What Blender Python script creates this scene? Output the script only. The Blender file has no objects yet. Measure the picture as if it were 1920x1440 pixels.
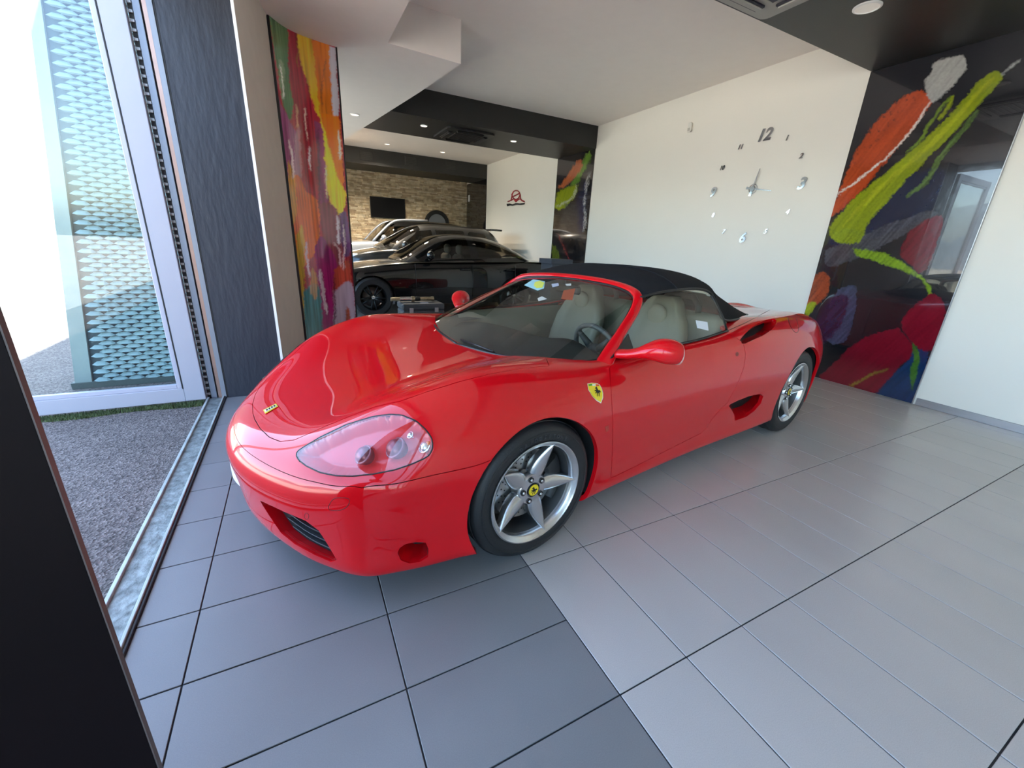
import bpy, bmesh, math, random
import numpy as np
from mathutils import Vector, Matrix
from mathutils.bvhtree import BVHTree
random.seed(7); np.random.seed(7)
scene = bpy.context.scene
col = scene.collection

# ------------------------------------------------------------------ camera
FPX = 768.738                      # focal length in pixels of the 1920 x 1440 frame
CAM_H = 1.345
RC = np.array([[0.8908782, -0.45189452, 0.04612344],
               [-0.10685479, -0.30717468, -0.94563511],
               [0.44149528, 0.8375172, -0.32194232]])   # world -> camera (right, down, forward)
u_, s_, vt_ = np.linalg.svd(RC); RC = u_ @ vt_
CAM = np.array([0.0, 0.0, CAM_H])
cd = bpy.data.cameras.new('camera'); cam = bpy.data.objects.new('camera', cd); col.objects.link(cam)
cd.sensor_fit = 'HORIZONTAL'; cd.sensor_width = 36.0; cd.lens = FPX / 1920 * 36.0
cd.clip_start = 0.02; cd.clip_end = 3000
cam.matrix_world = Matrix([[RC[0][k], -RC[1][k], -RC[2][k], CAM[k]] for k in range(3)] + [[0, 0, 0, 1]])
scene.camera = cam

def ray(p):
    return RC.T @ np.array([(p[0] - 960) / FPX, (p[1] - 720) / FPX, 1.0])
def at(p, axis, val):                       # the point seen at pixel p on the plane axis = val
    r = ray(p); return CAM + (val - CAM[axis]) / r[axis] * r
def project(P):                             # world points (n,3) -> pixels (n,2)
    c = (np.asarray(P) - CAM) @ RC.T
    return np.stack([960 + FPX * c[:, 0] / c[:, 2], 720 + FPX * c[:, 1] / c[:, 2]], 1)

# ------------------------------------------------------------------ light
scene.view_settings.view_transform = 'Standard'
scene.view_settings.look = 'None'
scene.view_settings.gamma = 1.0
scene.view_settings.use_curve_mapping = False
scene.view_settings.exposure = 1.72
scene.cycles.max_bounces = 10
scene.cycles.diffuse_bounces = 6
scene.cycles.glossy_bounces = 5
scene.cycles.transmission_bounces = 8
scene.cycles.transparent_max_bounces = 16
scene.cycles.caustics_reflective = False
scene.cycles.caustics_refractive = False
scene.cycles.sample_clamp_indirect = 6.0
scene.cycles.use_denoising = True

world = bpy.data.worlds.new('sky'); scene.world = world; world.use_nodes = True
wn = world.node_tree.nodes; wl = world.node_tree.links
sky = wn.new('ShaderNodeTexSky'); sky.sky_type = 'NISHITA'; sky.sun_disc = False
sky.sun_elevation = math.radians(52); sky.sun_rotation = math.radians(60)
sky.air_density = 1.0; sky.dust_density = 2.5; sky.ozone_density = 1.0
wn['Background'].inputs['Strength'].default_value = 0.62
wl.new(sky.outputs[0], wn['Background'].inputs['Color'])

sd = bpy.data.lights.new('sun', 'SUN'); sd.energy = 9.0; sd.angle = math.radians(0.6); sd.color = (1, .95, .87)
sun = bpy.data.objects.new('sun', sd); col.objects.link(sun)
sun.rotation_euler = Vector((-0.42, 0.22, -0.95)).to_track_quat('-Z', 'Y').to_euler()   # from behind the building

# ------------------------------------------------------------------ helpers
MATS = {}
def mat(name, base=(.5, .5, .5), rough=.5, metal=0., coat=0., spec=.5, noise=0., nscale=8., bump=0., bscale=60.,
        trans=0., ior=1.45, emit=None, estr=0., alpha=1., coat_rough=.03, stretch=None, world_noise=False, sheen=0.):
    if name in MATS: return MATS[name]
    m = bpy.data.materials.new(name); m.use_nodes = True; MATS[name] = m
    nt = m.node_tree; b = nt.nodes['Principled BSDF']
    b.inputs['Base Color'].default_value = (*base, 1)
    b.inputs['Roughness'].default_value = rough; b.inputs['Metallic'].default_value = metal
    b.inputs['Coat Weight'].default_value = coat; b.inputs['Coat Roughness'].default_value = coat_rough
    b.inputs['Specular IOR Level'].default_value = spec
    b.inputs['Transmission Weight'].default_value = trans; b.inputs['IOR'].default_value = ior
    b.inputs['Alpha'].default_value = alpha
    if sheen: b.inputs['Sheen Weight'].default_value = sheen
    if emit: b.inputs['Emission Color'].default_value = (*emit, 1); b.inputs['Emission Strength'].default_value = estr
    tc = nt.nodes.new('ShaderNodeTexCoord'); mp = nt.nodes.new('ShaderNodeMapping')
    if world_noise:
        ge = nt.nodes.new('ShaderNodeNewGeometry'); nt.links.new(ge.outputs['Position'], mp.inputs['Vector'])
    else: nt.links.new(tc.outputs['Object'], mp.inputs['Vector'])
    if stretch: mp.inputs['Scale'].default_value = stretch
    if noise or True:
        n = nt.nodes.new('ShaderNodeTexNoise'); n.inputs['Scale'].default_value = nscale; n.inputs['Detail'].default_value = 5
        nt.links.new(mp.outputs[0], n.inputs['Vector'])
        r = nt.nodes.new('ShaderNodeMapRange')
        r.inputs['From Min'].default_value = .3; r.inputs['From Max'].default_value = .7
        r.inputs['To Min'].default_value = 1 - max(noise, .008); r.inputs['To Max'].default_value = 1 + max(noise, .008)
        nt.links.new(n.outputs['Fac'], r.inputs['Value'])
        mx = nt.nodes.new('ShaderNodeVectorMath'); mx.operation = 'SCALE'
        mx.inputs[0].default_value = base; nt.links.new(r.outputs[0], mx.inputs['Scale'])
        nt.links.new(mx.outputs[0], b.inputs['Base Color'])
    if bump:
        n2 = nt.nodes.new('ShaderNodeTexNoise'); n2.inputs['Scale'].default_value = bscale; n2.inputs['Detail'].default_value = 4
        nt.links.new(mp.outputs[0], n2.inputs['Vector'])
        bp = nt.nodes.new('ShaderNodeBump'); bp.inputs['Strength'].default_value = bump; bp.inputs['Distance'].default_value = .01
        nt.links.new(n2.outputs['Fac'], bp.inputs['Height']); nt.links.new(bp.outputs[0], b.inputs['Normal'])
    return m

def glass_mat(name, tint=(.96, .98, .97), refl=.05, rough=0., ior=1.5):
    """thin sheet glass: clear straight-through plus Fresnel reflection"""
    if name in MATS: return MATS[name]
    m = bpy.data.materials.new(name); m.use_nodes = True; MATS[name] = m; nt = m.node_tree; nt.nodes.remove(nt.nodes['Principled BSDF'])
    t = nt.nodes.new('ShaderNodeBsdfTransparent'); t.inputs[0].default_value = (*tint, 1)
    g = nt.nodes.new('ShaderNodeBsdfGlossy'); g.inputs['Roughness'].default_value = rough; g.inputs[0].default_value = (1, 1, 1, 1)
    fr = nt.nodes.new('ShaderNodeFresnel'); ge = nt.nodes.new('ShaderNodeNewGeometry'); mr = nt.nodes.new('ShaderNodeMapRange')   # same index from either side of the sheet
    mr.inputs['To Min'].default_value = ior; mr.inputs['To Max'].default_value = 1 / ior; nt.links.new(ge.outputs['Backfacing'], mr.inputs['Value']); nt.links.new(mr.outputs[0], fr.inputs['IOR'])
    n = nt.nodes.new('ShaderNodeTexNoise'); n.inputs['Scale'].default_value = 2; bp = nt.nodes.new('ShaderNodeBump'); bp.inputs['Strength'].default_value = .004
    nt.links.new(n.outputs[0], bp.inputs['Height']); nt.links.new(bp.outputs[0], g.inputs['Normal'])
    mx = nt.nodes.new('ShaderNodeMixShader'); nt.links.new(fr.outputs[0], mx.inputs[0]); nt.links.new(t.outputs[0], mx.inputs[1]); nt.links.new(g.outputs[0], mx.inputs[2])
    nt.links.new(mx.outputs[0], nt.nodes['Material Output'].inputs[0]); return m

def mesh_obj(name, V, F, m=None, parent=None, smooth=False, normals=None):
    me = bpy.data.meshes.new(name)
    me.from_pydata([tuple(map(float, v)) for v in V], [], [tuple(map(int, f)) for f in F])
    if smooth: me.polygons.foreach_set('use_smooth', [True] * len(me.polygons))
    me.update()
    if normals is not None: me.normals_split_custom_set_from_vertices([tuple(n) for n in normals])
    o = bpy.data.objects.new(name, me); col.objects.link(o)
    if m: me.materials.append(m)
    if parent: o.parent = parent
    return o
def bm_obj(name, bm, m=None, parent=None, smooth=False, ang=None):
    bmesh.ops.recalc_face_normals(bm, faces=bm.faces)
    me = bpy.data.meshes.new(name); bm.to_mesh(me); bm.free()
    if smooth: me.polygons.foreach_set('use_smooth', [True] * len(me.polygons))
    if ang: me.set_sharp_from_angle(angle=math.radians(ang))
    o = bpy.data.objects.new(name, me); col.objects.link(o)
    if m: me.materials.append(m)
    if parent: o.parent = parent
    return o
def tag(o, label=None, cat=None, group=None, kind=None):
    if label: o['label'] = label
    if cat: o['category'] = cat
    if group: o['group'] = group
    if kind: o['kind'] = kind
    return o
def empty(name, loc=(0, 0, 0), rz=0):
    o = bpy.data.objects.new(name, None); col.objects.link(o); o.location = loc; o.rotation_euler = (0, 0, rz)
    o.empty_display_size = .1
    return o
def bx(bm, lo, hi, bevel=0.):
    r = bmesh.ops.create_cube(bm, size=1); vs = r['verts']
    for v in vs:
        v.co = Vector([lo[k] + (v.co[k] + .5) * (hi[k] - lo[k]) for k in range(3)])
    if bevel:
        es = list({e for v in vs for e in v.link_edges})
        bmesh.ops.bevel(bm, geom=es, offset=bevel, segments=1, affect='EDGES', profile=.5)
def box(name, lo, hi, m, parent=None, bevel=0.):
    bm = bmesh.new(); bx(bm, lo, hi, bevel); return bm_obj(name, bm, m, parent)
def lathe(bm, prof, axis='y', n=48, c=(0, 0, 0), close=False):
    """prof: (radius, along-axis) points, revolved about an axis through c"""
    rings = []
    for (r, t) in prof:
        ring = []
        for k in range(n):
            a = 2 * math.pi * k / n; p, q = r * math.cos(a), r * math.sin(a)
            co = {'y': (p, t, q), 'z': (p, q, t), 'x': (t, p, q)}[axis]
            ring.append(bm.verts.new((co[0] + c[0], co[1] + c[1], co[2] + c[2])))
        rings.append(ring)
    m = len(rings)
    for i in range(m if close else m - 1):
        A, B = rings[i], rings[(i + 1) % m]
        for k in range(n): bm.faces.new((A[k], A[(k + 1) % n], B[(k + 1) % n], B[k]))
    return rings
def tube(bm, pts, r, n=8, caps=True):
    """round bar through pts; r a number or one per point"""
    pts = [Vector(p) for p in pts]; rr = r if hasattr(r, '__len__') else [r] * len(pts)
    up = None; rings = []
    for i, p in enumerate(pts):
        t = (pts[min(i + 1, len(pts) - 1)] - pts[max(i - 1, 0)]).normalized()
        if up is None: up = t.orthogonal().normalized()
        up = (up - t * up.dot(t)).normalized(); w = t.cross(up)
        rings.append([bm.verts.new(p + (up * math.cos(2 * math.pi * k / n) + w * math.sin(2 * math.pi * k / n)) * rr[i]) for k in range(n)])
    for A, B in zip(rings, rings[1:]):
        for k in range(n): bm.faces.new((A[k], A[(k + 1) % n], B[(k + 1) % n], B[k]))
    if caps:
        bm.faces.new(rings[0]); bm.faces.new(rings[-1])
def prism(bm, poly, d):
    """closed 3D polygon extruded by vector d"""
    d = Vector(d); a = [bm.verts.new(Vector(p)) for p in poly]; b = [bm.verts.new(Vector(p) + d) for p in poly]
    bm.faces.new(a); bm.faces.new(b[::-1]); n = len(a)
    for k in range(n): bm.faces.new((a[k], b[k], b[(k + 1) % n], a[(k + 1) % n]))
def spline(P, n):
    """Catmull-Rom through the points P, n samples"""
    P = np.array(P, float); Q = np.vstack([2 * P[0] - P[1], P, 2 * P[-1] - P[-2]]); m = len(P) - 1; out = []
    for t in np.linspace(0, m, n):
        i = min(int(t), m - 1); s = t - i; a, b, c, d = Q[i:i + 4]
        out.append(.5 * (2 * b + (c - a) * s + (2 * a - 5 * b + 4 * c - d) * s * s + (3 * b - a - 3 * c + d) * s ** 3))
    return np.array(out)
def grid_mesh(G):
    """(a,b,3) array of points -> verts, quads"""
    a, b = G.shape[:2]; V = G.reshape(-1, 3)
    I = np.arange(a * b).reshape(a, b)
    F = np.stack([I[:-1, :-1], I[1:, :-1], I[1:, 1:], I[:-1, 1:]], -1).reshape(-1, 4)
    return V, F
def solid(V, F, d, N=None):
    """give an open sheet a thickness d along its normals"""
    me = bpy.data.meshes.new('t'); me.from_pydata([tuple(v) for v in V], [], [tuple(map(int, f)) for f in F]); me.update()
    if N is None: N = np.array([v.normal[:] for v in me.vertices])
    bpy.data.meshes.remove(me)
    V = np.asarray(V); F = np.asarray(F); n = len(V)
    E = {}
    for f in F:
        for k in range(len(f)):
            a, b = f[k], f[(k + 1) % len(f)]
            E[(a, b)] = 1
    side = [(a, b, b + n, a + n) for (a, b) in E if (b, a) not in E]
    V2 = np.vstack([V, V - N * d])
    return V2, [tuple(f) for f in F] + [tuple(x + n for x in f[::-1]) for f in F] + [s[::-1] for s in side]
def inpoly(P, poly):
    """vectorised point in polygon"""
    P = np.asarray(P); poly = np.asarray(poly, float); x, y = P[:, 0], P[:, 1]; c = np.zeros(len(P), bool); n = len(poly); j = n - 1
    for i in range(n):
        xi, yi = poly[i]; xj, yj = poly[j]
        with np.errstate(divide='ignore', invalid='ignore'):
            c ^= ((yi > y) != (yj > y)) & (x < (xj - xi) * (y - yi) / (yj - yi + 1e-12) + xi)
        j = i
    return c
def text_mesh(s, size, shear=0., depth=.004, bold=0.):
    cu = bpy.data.curves.new('t', 'FONT'); cu.body = s; cu.size = size; cu.shear = shear; cu.extrude = depth; cu.offset = bold
    cu.align_x = 'CENTER'; cu.align_y = 'CENTER'; cu.resolution_u = 3
    o = bpy.data.objects.new('t', cu); col.objects.link(o)
    dg = bpy.context.evaluated_depsgraph_get(); me = bpy.data.meshes.new_from_object(o.evaluated_get(dg))
    bpy.data.objects.remove(o); bpy.data.curves.remove(cu)
    return me
# ------------------------------------------------------------------ the room
XW, ZC, ZS, YB, YF = 5.457, 3.56, 3.17, -7.0, 14.3
M_white = mat('wall_paint', (.80, .765, .685), .55, bump=.05, bscale=180, noise=.012, nscale=1.2)
M_ceil = mat('ceiling_paint', (.86, .80, .74), .7, bump=.04, bscale=120, noise=.012)
M_soff = mat('soffit_paint', (.86, .80, .745), .7, bump=.04, bscale=120, noise=.012)
M_black = mat('black_beam_paint', (.018, .018, .017), .45, bump=.05, bscale=90, noise=.05)
M_slate = mat('slate_wall_paint', (.024, .027, .036), .45, bump=.35, bscale=26, noise=.14, nscale=2.5, stretch=(1, 1, .25))
M_cream = mat('cream_plaster', (.66, .60, .53), .65, bump=.08, bscale=140, noise=.03)
M_steel = mat('brushed_steel', (.50, .50, .51), .32, metal=.9, noise=.05, nscale=30, stretch=(1, .05, 1))
M_grout = mat('grout', (.035, .037, .042), .8, noise=.1, nscale=30, world_noise=True)
M_alu = mat('white_aluminium', (.36, .365, .41), .38, noise=.012, nscale=3)
M_glass = glass_mat('clear_glass', (.90, .95, .94))
M_rubber = mat('black_rubber', (.015, .015, .015), .6, bump=.1, bscale=200)

def tile_mat(name, base, var, rough, streak):
    m = bpy.data.materials.new(name); m.use_nodes = True; nt = m.node_tree; b = nt.nodes['Principled BSDF']
    oi = nt.nodes.new('ShaderNodeObjectInfo'); ge = nt.nodes.new('ShaderNodeNewGeometry')
    mp = nt.nodes.new('ShaderNodeMapping'); mp.inputs['Scale'].default_value = streak
    ox = nt.nodes.new('ShaderNodeVectorMath'); ox.operation = 'SCALE'; ox.inputs[0].default_value = (9, 31, 4); nt.links.new(oi.outputs['Random'], ox.inputs['Scale'])
    off = nt.nodes.new('ShaderNodeVectorMath'); off.operation = 'ADD'; nt.links.new(ox.outputs[0], off.inputs[0]); nt.links.new(ge.outputs['Position'], off.inputs[1])
    nt.links.new(off.outputs[0], mp.inputs['Vector'])
    n = nt.nodes.new('ShaderNodeTexNoise'); n.inputs['Scale'].default_value = 2.2; n.inputs['Detail'].default_value = 3; n.inputs['Roughness'].default_value = .5
    nt.links.new(mp.outputs[0], n.inputs['Vector'])
    f = nt.nodes.new('ShaderNodeTexNoise'); f.inputs['Scale'].default_value = 330; f.inputs['Detail'].default_value = 2
    nt.links.new(ge.outputs['Position'], f.inputs['Vector'])
    def rng(src, a, bb, fa=.3, fb=.7):
        r = nt.nodes.new('ShaderNodeMapRange'); r.inputs['From Min'].default_value = fa; r.inputs['From Max'].default_value = fb
        r.inputs['To Min'].default_value = a; r.inputs['To Max'].default_value = bb; nt.links.new(src, r.inputs['Value']); return r.outputs[0]
    def mul(x, y):
        q = nt.nodes.new('ShaderNodeMath'); q.operation = 'MULTIPLY'; nt.links.new(x, q.inputs[0]); nt.links.new(y, q.inputs[1]); return q.outputs[0]
    k = mul(mul(rng(n.outputs['Fac'], 1 - var, 1 + var), rng(f.outputs['Fac'], .94, 1.06)), rng(oi.outputs['Random'], .97, 1.03, 0, 1))
    s = nt.nodes.new('ShaderNodeVectorMath'); s.operation = 'SCALE'; s.inputs[0].default_value = base; nt.links.new(k, s.inputs['Scale'])
    nt.links.new(s.outputs[0], b.inputs['Base Color'])
    b.inputs['Roughness'].default_value = rough
    bp = nt.nodes.new('ShaderNodeBump'); bp.inputs['Strength'].default_value = .03; bp.inputs['Distance'].default_value = .002
    nt.links.new(f.outputs['Fac'], bp.inputs['Height']); nt.links.new(bp.outputs[0], b.inputs['Normal'])
    return m
M_tl = tile_mat('light_porcelain', (.445, .415, .385), .04, .25, (1.1, .45, 1))
M_td = tile_mat('dark_porcelain', (.180, .180, .180), .05, .40, (1, 1, 1))

floor = box('floor', (-.64, YB, -.2), (XW + .2, YF, -.006), M_grout); tag(floor, kind='structure')
def tile_mesh(w, h):
    bm = bmesh.new(); bx(bm, (0, 0, -.005), (w, h, 0), .0012)
    me = bpy.data.meshes.new('floor_tile'); bmesh.ops.recalc_face_normals(bm, faces=bm.faces); bm.to_mesh(me); bm.free(); return me
TM = {}
def tile(x, y, w, h, m):
    k = (round(w, 4), round(h, 4), m.name)
    if k not in TM: TM[k] = tile_mesh(w - .0048, h - .0048); TM[k].materials.append(m)
    o = bpy.data.objects.new('floor_tile', TM[k]); col.objects.link(o); o.parent = floor; o.location = (x, y, 0)
TW, TL = .3013, .609
for r in range(-3, 10):
    for c in range(16):
        x = .783 + TW * c; tile(x, 1.248 + TL * r, min(TW, XW - x), TL, M_tl)
for r in range(-6, 13):
    y = 1.248 + TL / 2 * r
    for (xa, xb) in ((-.636, -.449), (-.449, .175), (.175, .783)): tile(xa, y, xb - xa, TL / 2, M_td)
def floor_rest(name, lo, hi):
    bm = bmesh.new(); nx = int((hi[0] - lo[0]) / TW) + 1; ny = int((hi[1] - lo[1]) / TL) + 1
    for i in range(nx):
        for j in range(ny):
            x0, y0 = lo[0] + i * TW, lo[1] + j * TL; x1, y1 = min(x0 + TW - .0035, hi[0]), min(y0 + TL - .0035, hi[1])
            if x1 - x0 > .01 and y1 - y0 > .01: bx(bm, (x0, y0, -.005), (x1, y1, 0))
    o = bm_obj(name, bm, M_tl, floor); o['kind'] = 'stuff'
floor_rest('far_tiles', (.783, 1.248 + 10 * TL), (XW, YF))
floor_rest('far_tiles', (-.63, 1.248 + 13 * TL / 2), (.78, YF))
floor_rest('near_tiles', (-.63, YB), (XW, 1.248 - 3 * TL - .002))

wr = box('wall_right', (XW, YB, -.2), (XW + .25, YF + .25, ZC + .5), M_white); tag(wr, kind='structure')
# ceiling, soffit, beams
ce = box('ceiling', (-.77, YB, ZC), (XW + .25, YF + .25, ZC + .6), M_ceil); tag(ce, kind='structure')
bm = bmesh.new()
prism(bm, [(-.64, YB, ZS), (1.055, YB, ZS), (1.055, 4.98, ZS), (1.84, 5.04, ZS), (1.70, 6.2, ZS), (1.42, 8.1, ZS), (1.15, 9.9, ZS), (.9, YF, ZS), (-.64, YF, ZS)], (0, 0, ZC - ZS + .01))
so = bm_obj('trim_1', bm, M_soff); tag(so, 'dropped white ceiling soffit with a notched corner and slanting edge', kind='structure')
for n, (y0, y1, x0) in enumerate([(1.59, 2.82, 1.05), (7.33, 8.67, .3), (12.62, 13.85, -.6)]):
    b = box('trim_%d' % (n + 2), (x0, y0, ZS + .008), (XW, y1, ZC + .01), M_black); tag(b, kind='structure')
# far stone wall
M_stone = mat('split_stone', (.36, .27, .165), .85, noise=.35, nscale=3.2, bump=.5, bscale=40, world_noise=True)
wf = box('wall_far', (-.77, YF, -.2), (XW + .25, YF + .25, ZC + .5), mat('stone_backing', (.10, .075, .05), .9, noise=.2)); tag(wf, kind='structure')
stone_cols = [mat('split_stone_%d' % i, c, .85, noise=.25, nscale=9, bump=.5, bscale=40, world_noise=True)
              for i, c in enumerate([(.55, .43, .27), (.44, .33, .20), (.62, .51, .35), (.36, .26, .16), (.50, .39, .25)])]
bm = bmesh.new(); z = .0
rs = random.Random(3)
while z < ZS + .05:
    h = rs.uniform(.03, .055); x = .4 - rs.uniform(0, .2)
    while x < XW:
        w = rs.uniform(.09, .3); d = rs.uniform(.008, .04); k = len(bm.faces)
        bx(bm, (x + .002, YF - d, z + .002), (min(x + w, XW) - .002, YF + .01, z + h - .002))
        bm.faces.ensure_lookup_table(); mi = rs.randrange(5)
        for f in bm.faces[k:]: f.material_index = mi
        x += w
    z += h
so = bm_obj('stone_strip', bm, stone_cols[0], wf); so['kind'] = 'stuff'
for m in stone_cols[1:]: so.data.materials.append(m)
# facade, piers
M_fac = mat('facade_render', (.55, .54, .52), .8, noise=.05, bump=.2)
def wallbox(name, lo, hi, m): return tag(box(name, lo, hi, m), kind='structure')
bm = bmesh.new(); bx(bm, (-.77, 4.3, -.2), (-.62, 6.2, ZC + .1)); bx(bm, (-.77, 6.2, 3.06), (-.62, YF, ZC + .1)); bx(bm, (-.77, 11.9, -.2), (-.62, YF, 3.06))
tag(bm_obj('wall_left', bm, M_white), kind='structure')
wallbox('wall_front', (-.77, YB, 3.06), (-.62, 4.02, ZC + .6), M_fac)
pier = wallbox('wall_pier', (-.62, 3.985, -.01), (-.19, 4.45, ZS), M_slate)
bm = bmesh.new(); prism(bm, [(-.185, 3.99, 0), (.012, 5.02, 0), (-.4, 5.02, 0), (-.4, 4.46, 0), (-.19, 4.46, 0)], (0, 0, ZS))
tag(bm_obj('wall_return', bm, M_cream), kind='structure')
tag(box('trim_5', (-.197, 3.975, 0), (-.178, 3.995, ZS), mat('white_bead', (.85, .84, .8), .4)), kind='structure')
# skirting
M_base = mat('steel_skirting', (.42, .42, .43), .35, metal=.7, noise=.06, nscale=20, stretch=(1, .1, 1))
tag(box('baseboard_right', (XW - .012, YB, 0), (XW, 1.572, .07), M_base, bevel=.002), kind='structure')
tag(box('baseboard_clock', (XW - .012, 2.83, 0), (XW, 7.35, .07), M_base, bevel=.002), kind='structure')
# back wall with windows, and glazing behind the camera
bm = bmesh.new(); bx(bm, (-.77, YB - .2, -.2), (XW + .25, YB, ZC + .6))
tag(bm_obj('wall_back', bm, M_white), kind='structure')
def window(name, lo, hi, ax):
    """framed glass in the plane of the wall; ax = wall normal axis"""
    r = empty(name, lo); tag(r, kind='structure'); o = 1 - ax; t = .06; bm = bmesh.new(); S = [hi[k] - lo[k] for k in range(3)]
    def b_(a0, a1, z0, z1):
        l = [0, 0, z0]; h = [0, 0, z1]; l[o] = a0; h[o] = a1; l[ax] = 0; h[ax] = S[ax]; bx(bm, l, h, .004)
    b_(0, t, 0, S[2]); b_(S[o] - t, S[o], 0, S[2]); b_(t, S[o] - t, 0, t); b_(t, S[o] - t, S[2] - t, S[2])
    bm_obj('window_frame', bm, M_alu, r)
    l = [0, 0, t]; h = [0, 0, S[2] - t]; l[o] = t; h[o] = S[o] - t; l[ax] = S[ax] * .4; h[ax] = S[ax] * .6
    box('pane', l, h, M_glass, r)
for i, (a, b) in enumerate([(-7., -5.1), (-5.1, -3.2), (-3.2, -1.3), (-1.3, .6), (6.2, 8.1), (8.1, 10.), (10., 11.9)]): window('window_%d' % (i + 1), (-.74, a, 0), (-.66, b, 3.06), 0)  # unseen bays added to give the room fill daylight

# threshold rail
M_rail = mat('weathered_rail', (.20, .225, .215), .5, metal=.3, noise=.48, nscale=22, bump=.5, bscale=45, world_noise=True)
th = empty('trim_6', (-.70, 2.3, 0)); tag(th, 'worn metal threshold rail along the open doorway', kind='structure')
def trel(o, p): return [a - b for a, b in zip(o, p)]
LOC = (-.70, 2.3, 0)
def tb(name, lo, hi, m, bev=.002): return box(name, trel(lo, LOC), trel(hi, LOC), m, th, bev)
tb('sill_plate', (-.762, .62, -.2), (-.637, 3.99, .006), M_rail)
tb('outer_lip', (-.768, .62, -.19), (-.752, 3.99, .02), mat('pale_rail_lip', (.40, .44, .42), .45, metal=.2, noise=.2, nscale=7, world_noise=True))
tb('inner_lip', (-.66, .62, -.19), (-.648, 3.99, .02), MATS['pale_rail_lip'])
tb('seal', (-.646, .62, -.19), (-.636, 3.99, .012), M_rubber)
# jamb profiles beside the door leaf
jb = empty('trim_7', (-.70, 4.03, 0)); tag(jb, 'metal door jamb of stacked vertical profiles with a toothed brush strip', kind='structure')
LOC = (-.70, 4.03, 0)
def jbx(name, lo, hi, m, bev=.002): return box(name, trel(lo, LOC), trel(hi, LOC), m, jb, bev)
M_cop = mat('copper_profile', (.40, .26, .21), .35, metal=.6, noise=.08, nscale=6)
M_dk = mat('dark_channel', (.035, .033, .03), .55, noise=.15)
jbx('brush_channel', (-.772, 4.02, 0), (-.742, 4.08, 3.06), M_dk)
bm = bmesh.new()
for k in range(61): bx(bm, (-.072, -.022, .03 + k * .05), (-.045, -.008, .048 + k * .05), .002)
bm_obj('brush_tooth', bm, mat('tooth_metal', (.35, .34, .33), .4, metal=.5), jb)
jbx('grey_profile', (-.742, 4.005, 0), (-.702, 4.08, 3.06), mat('grey_profile', (.22, .25, .30), .4, metal=.3))
jbx('dark_gap', (-.702, 4.03, 0), (-.692, 4.08, 3.06), M_dk)
jbx('copper_profile', (-.692, 4.0, 0), (-.666, 4.08, 3.06), M_cop)
jbx('silver_profile', (-.666, 3.985, 0), (-.632, 4.08, 3.06), mat('silver_profile', (.24, .26, .29), .4, metal=.3))
jbx('rubber_seal', (-.632, 3.99, 0), (-.62, 4.08, 3.06), M_rubber)
# glazed door leaf standing open outside
dl = empty('door_1', (-.77, 3.99, 0)); tag(dl, 'white framed glass door leaf standing open over the asphalt', kind='structure')
LOC = (-.77, 3.99, 0)
def dbx(name, lo, hi, m, bev=.003): return box(name, trel(lo, LOC), trel(hi, LOC), m, dl, bev)
dbx('stile', (-.905, 3.955, .015), (-.772, 4.01, 3.04), M_alu)
dbx('stile', (-2.35, 3.955, .015), (-2.215, 4.01, 3.04), M_alu)
dbx('bottom_rail', (-2.215, 3.955, .015), (-.905, 4.01, .125), M_alu)
dbx('top_rail', (-2.215, 3.955, 2.93), (-.905, 4.01, 3.04), M_alu)
M_bead = mat('glazing_bead', (.40, .40, .46), .35, noise=.01)
for lo, hi in [((-.945, 3.965, .125), (-.913, 4.0, 2.93)), ((-2.215, 3.965, .125), (-.945, 4.0, .158)), ((-2.215, 3.965, 2.895), (-.945, 4.0, 2.93))]: dbx('glazing_bead', lo, hi, M_bead)
dbx('gasket', (-.913, 3.953, .12), (-.905, 3.97, 2.93), M_rubber, .001)
dbx('pane', (-2.215, 3.978, .15), (-.94, 3.986, 2.90), M_glass, 0)
# near dark leaf
nd = empty('door_2', (-.345, .77, 0)); tag(nd, 'dark maroon door leaf with a pale brown edge standing beside the doorway', kind='structure')
box('leaf', (-1.05, -.012, .01), (0, .002, 2.7), mat('dark_maroon_leaf', (.005, .0022, .003), .6, spec=.15, noise=.15, nscale=2), nd, .001)
box('edge_band', (-.001, -.0115, .01), (.0015, .0015, 2.7), mat('brown_edge_band', (.13, .105, .10), .5, noise=.1), nd)
box('hinge_side_stile', (-1.12, -.02, .01), (-1.05, .03, 2.7), MATS['dark_maroon_leaf'], nd, .002)

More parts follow.
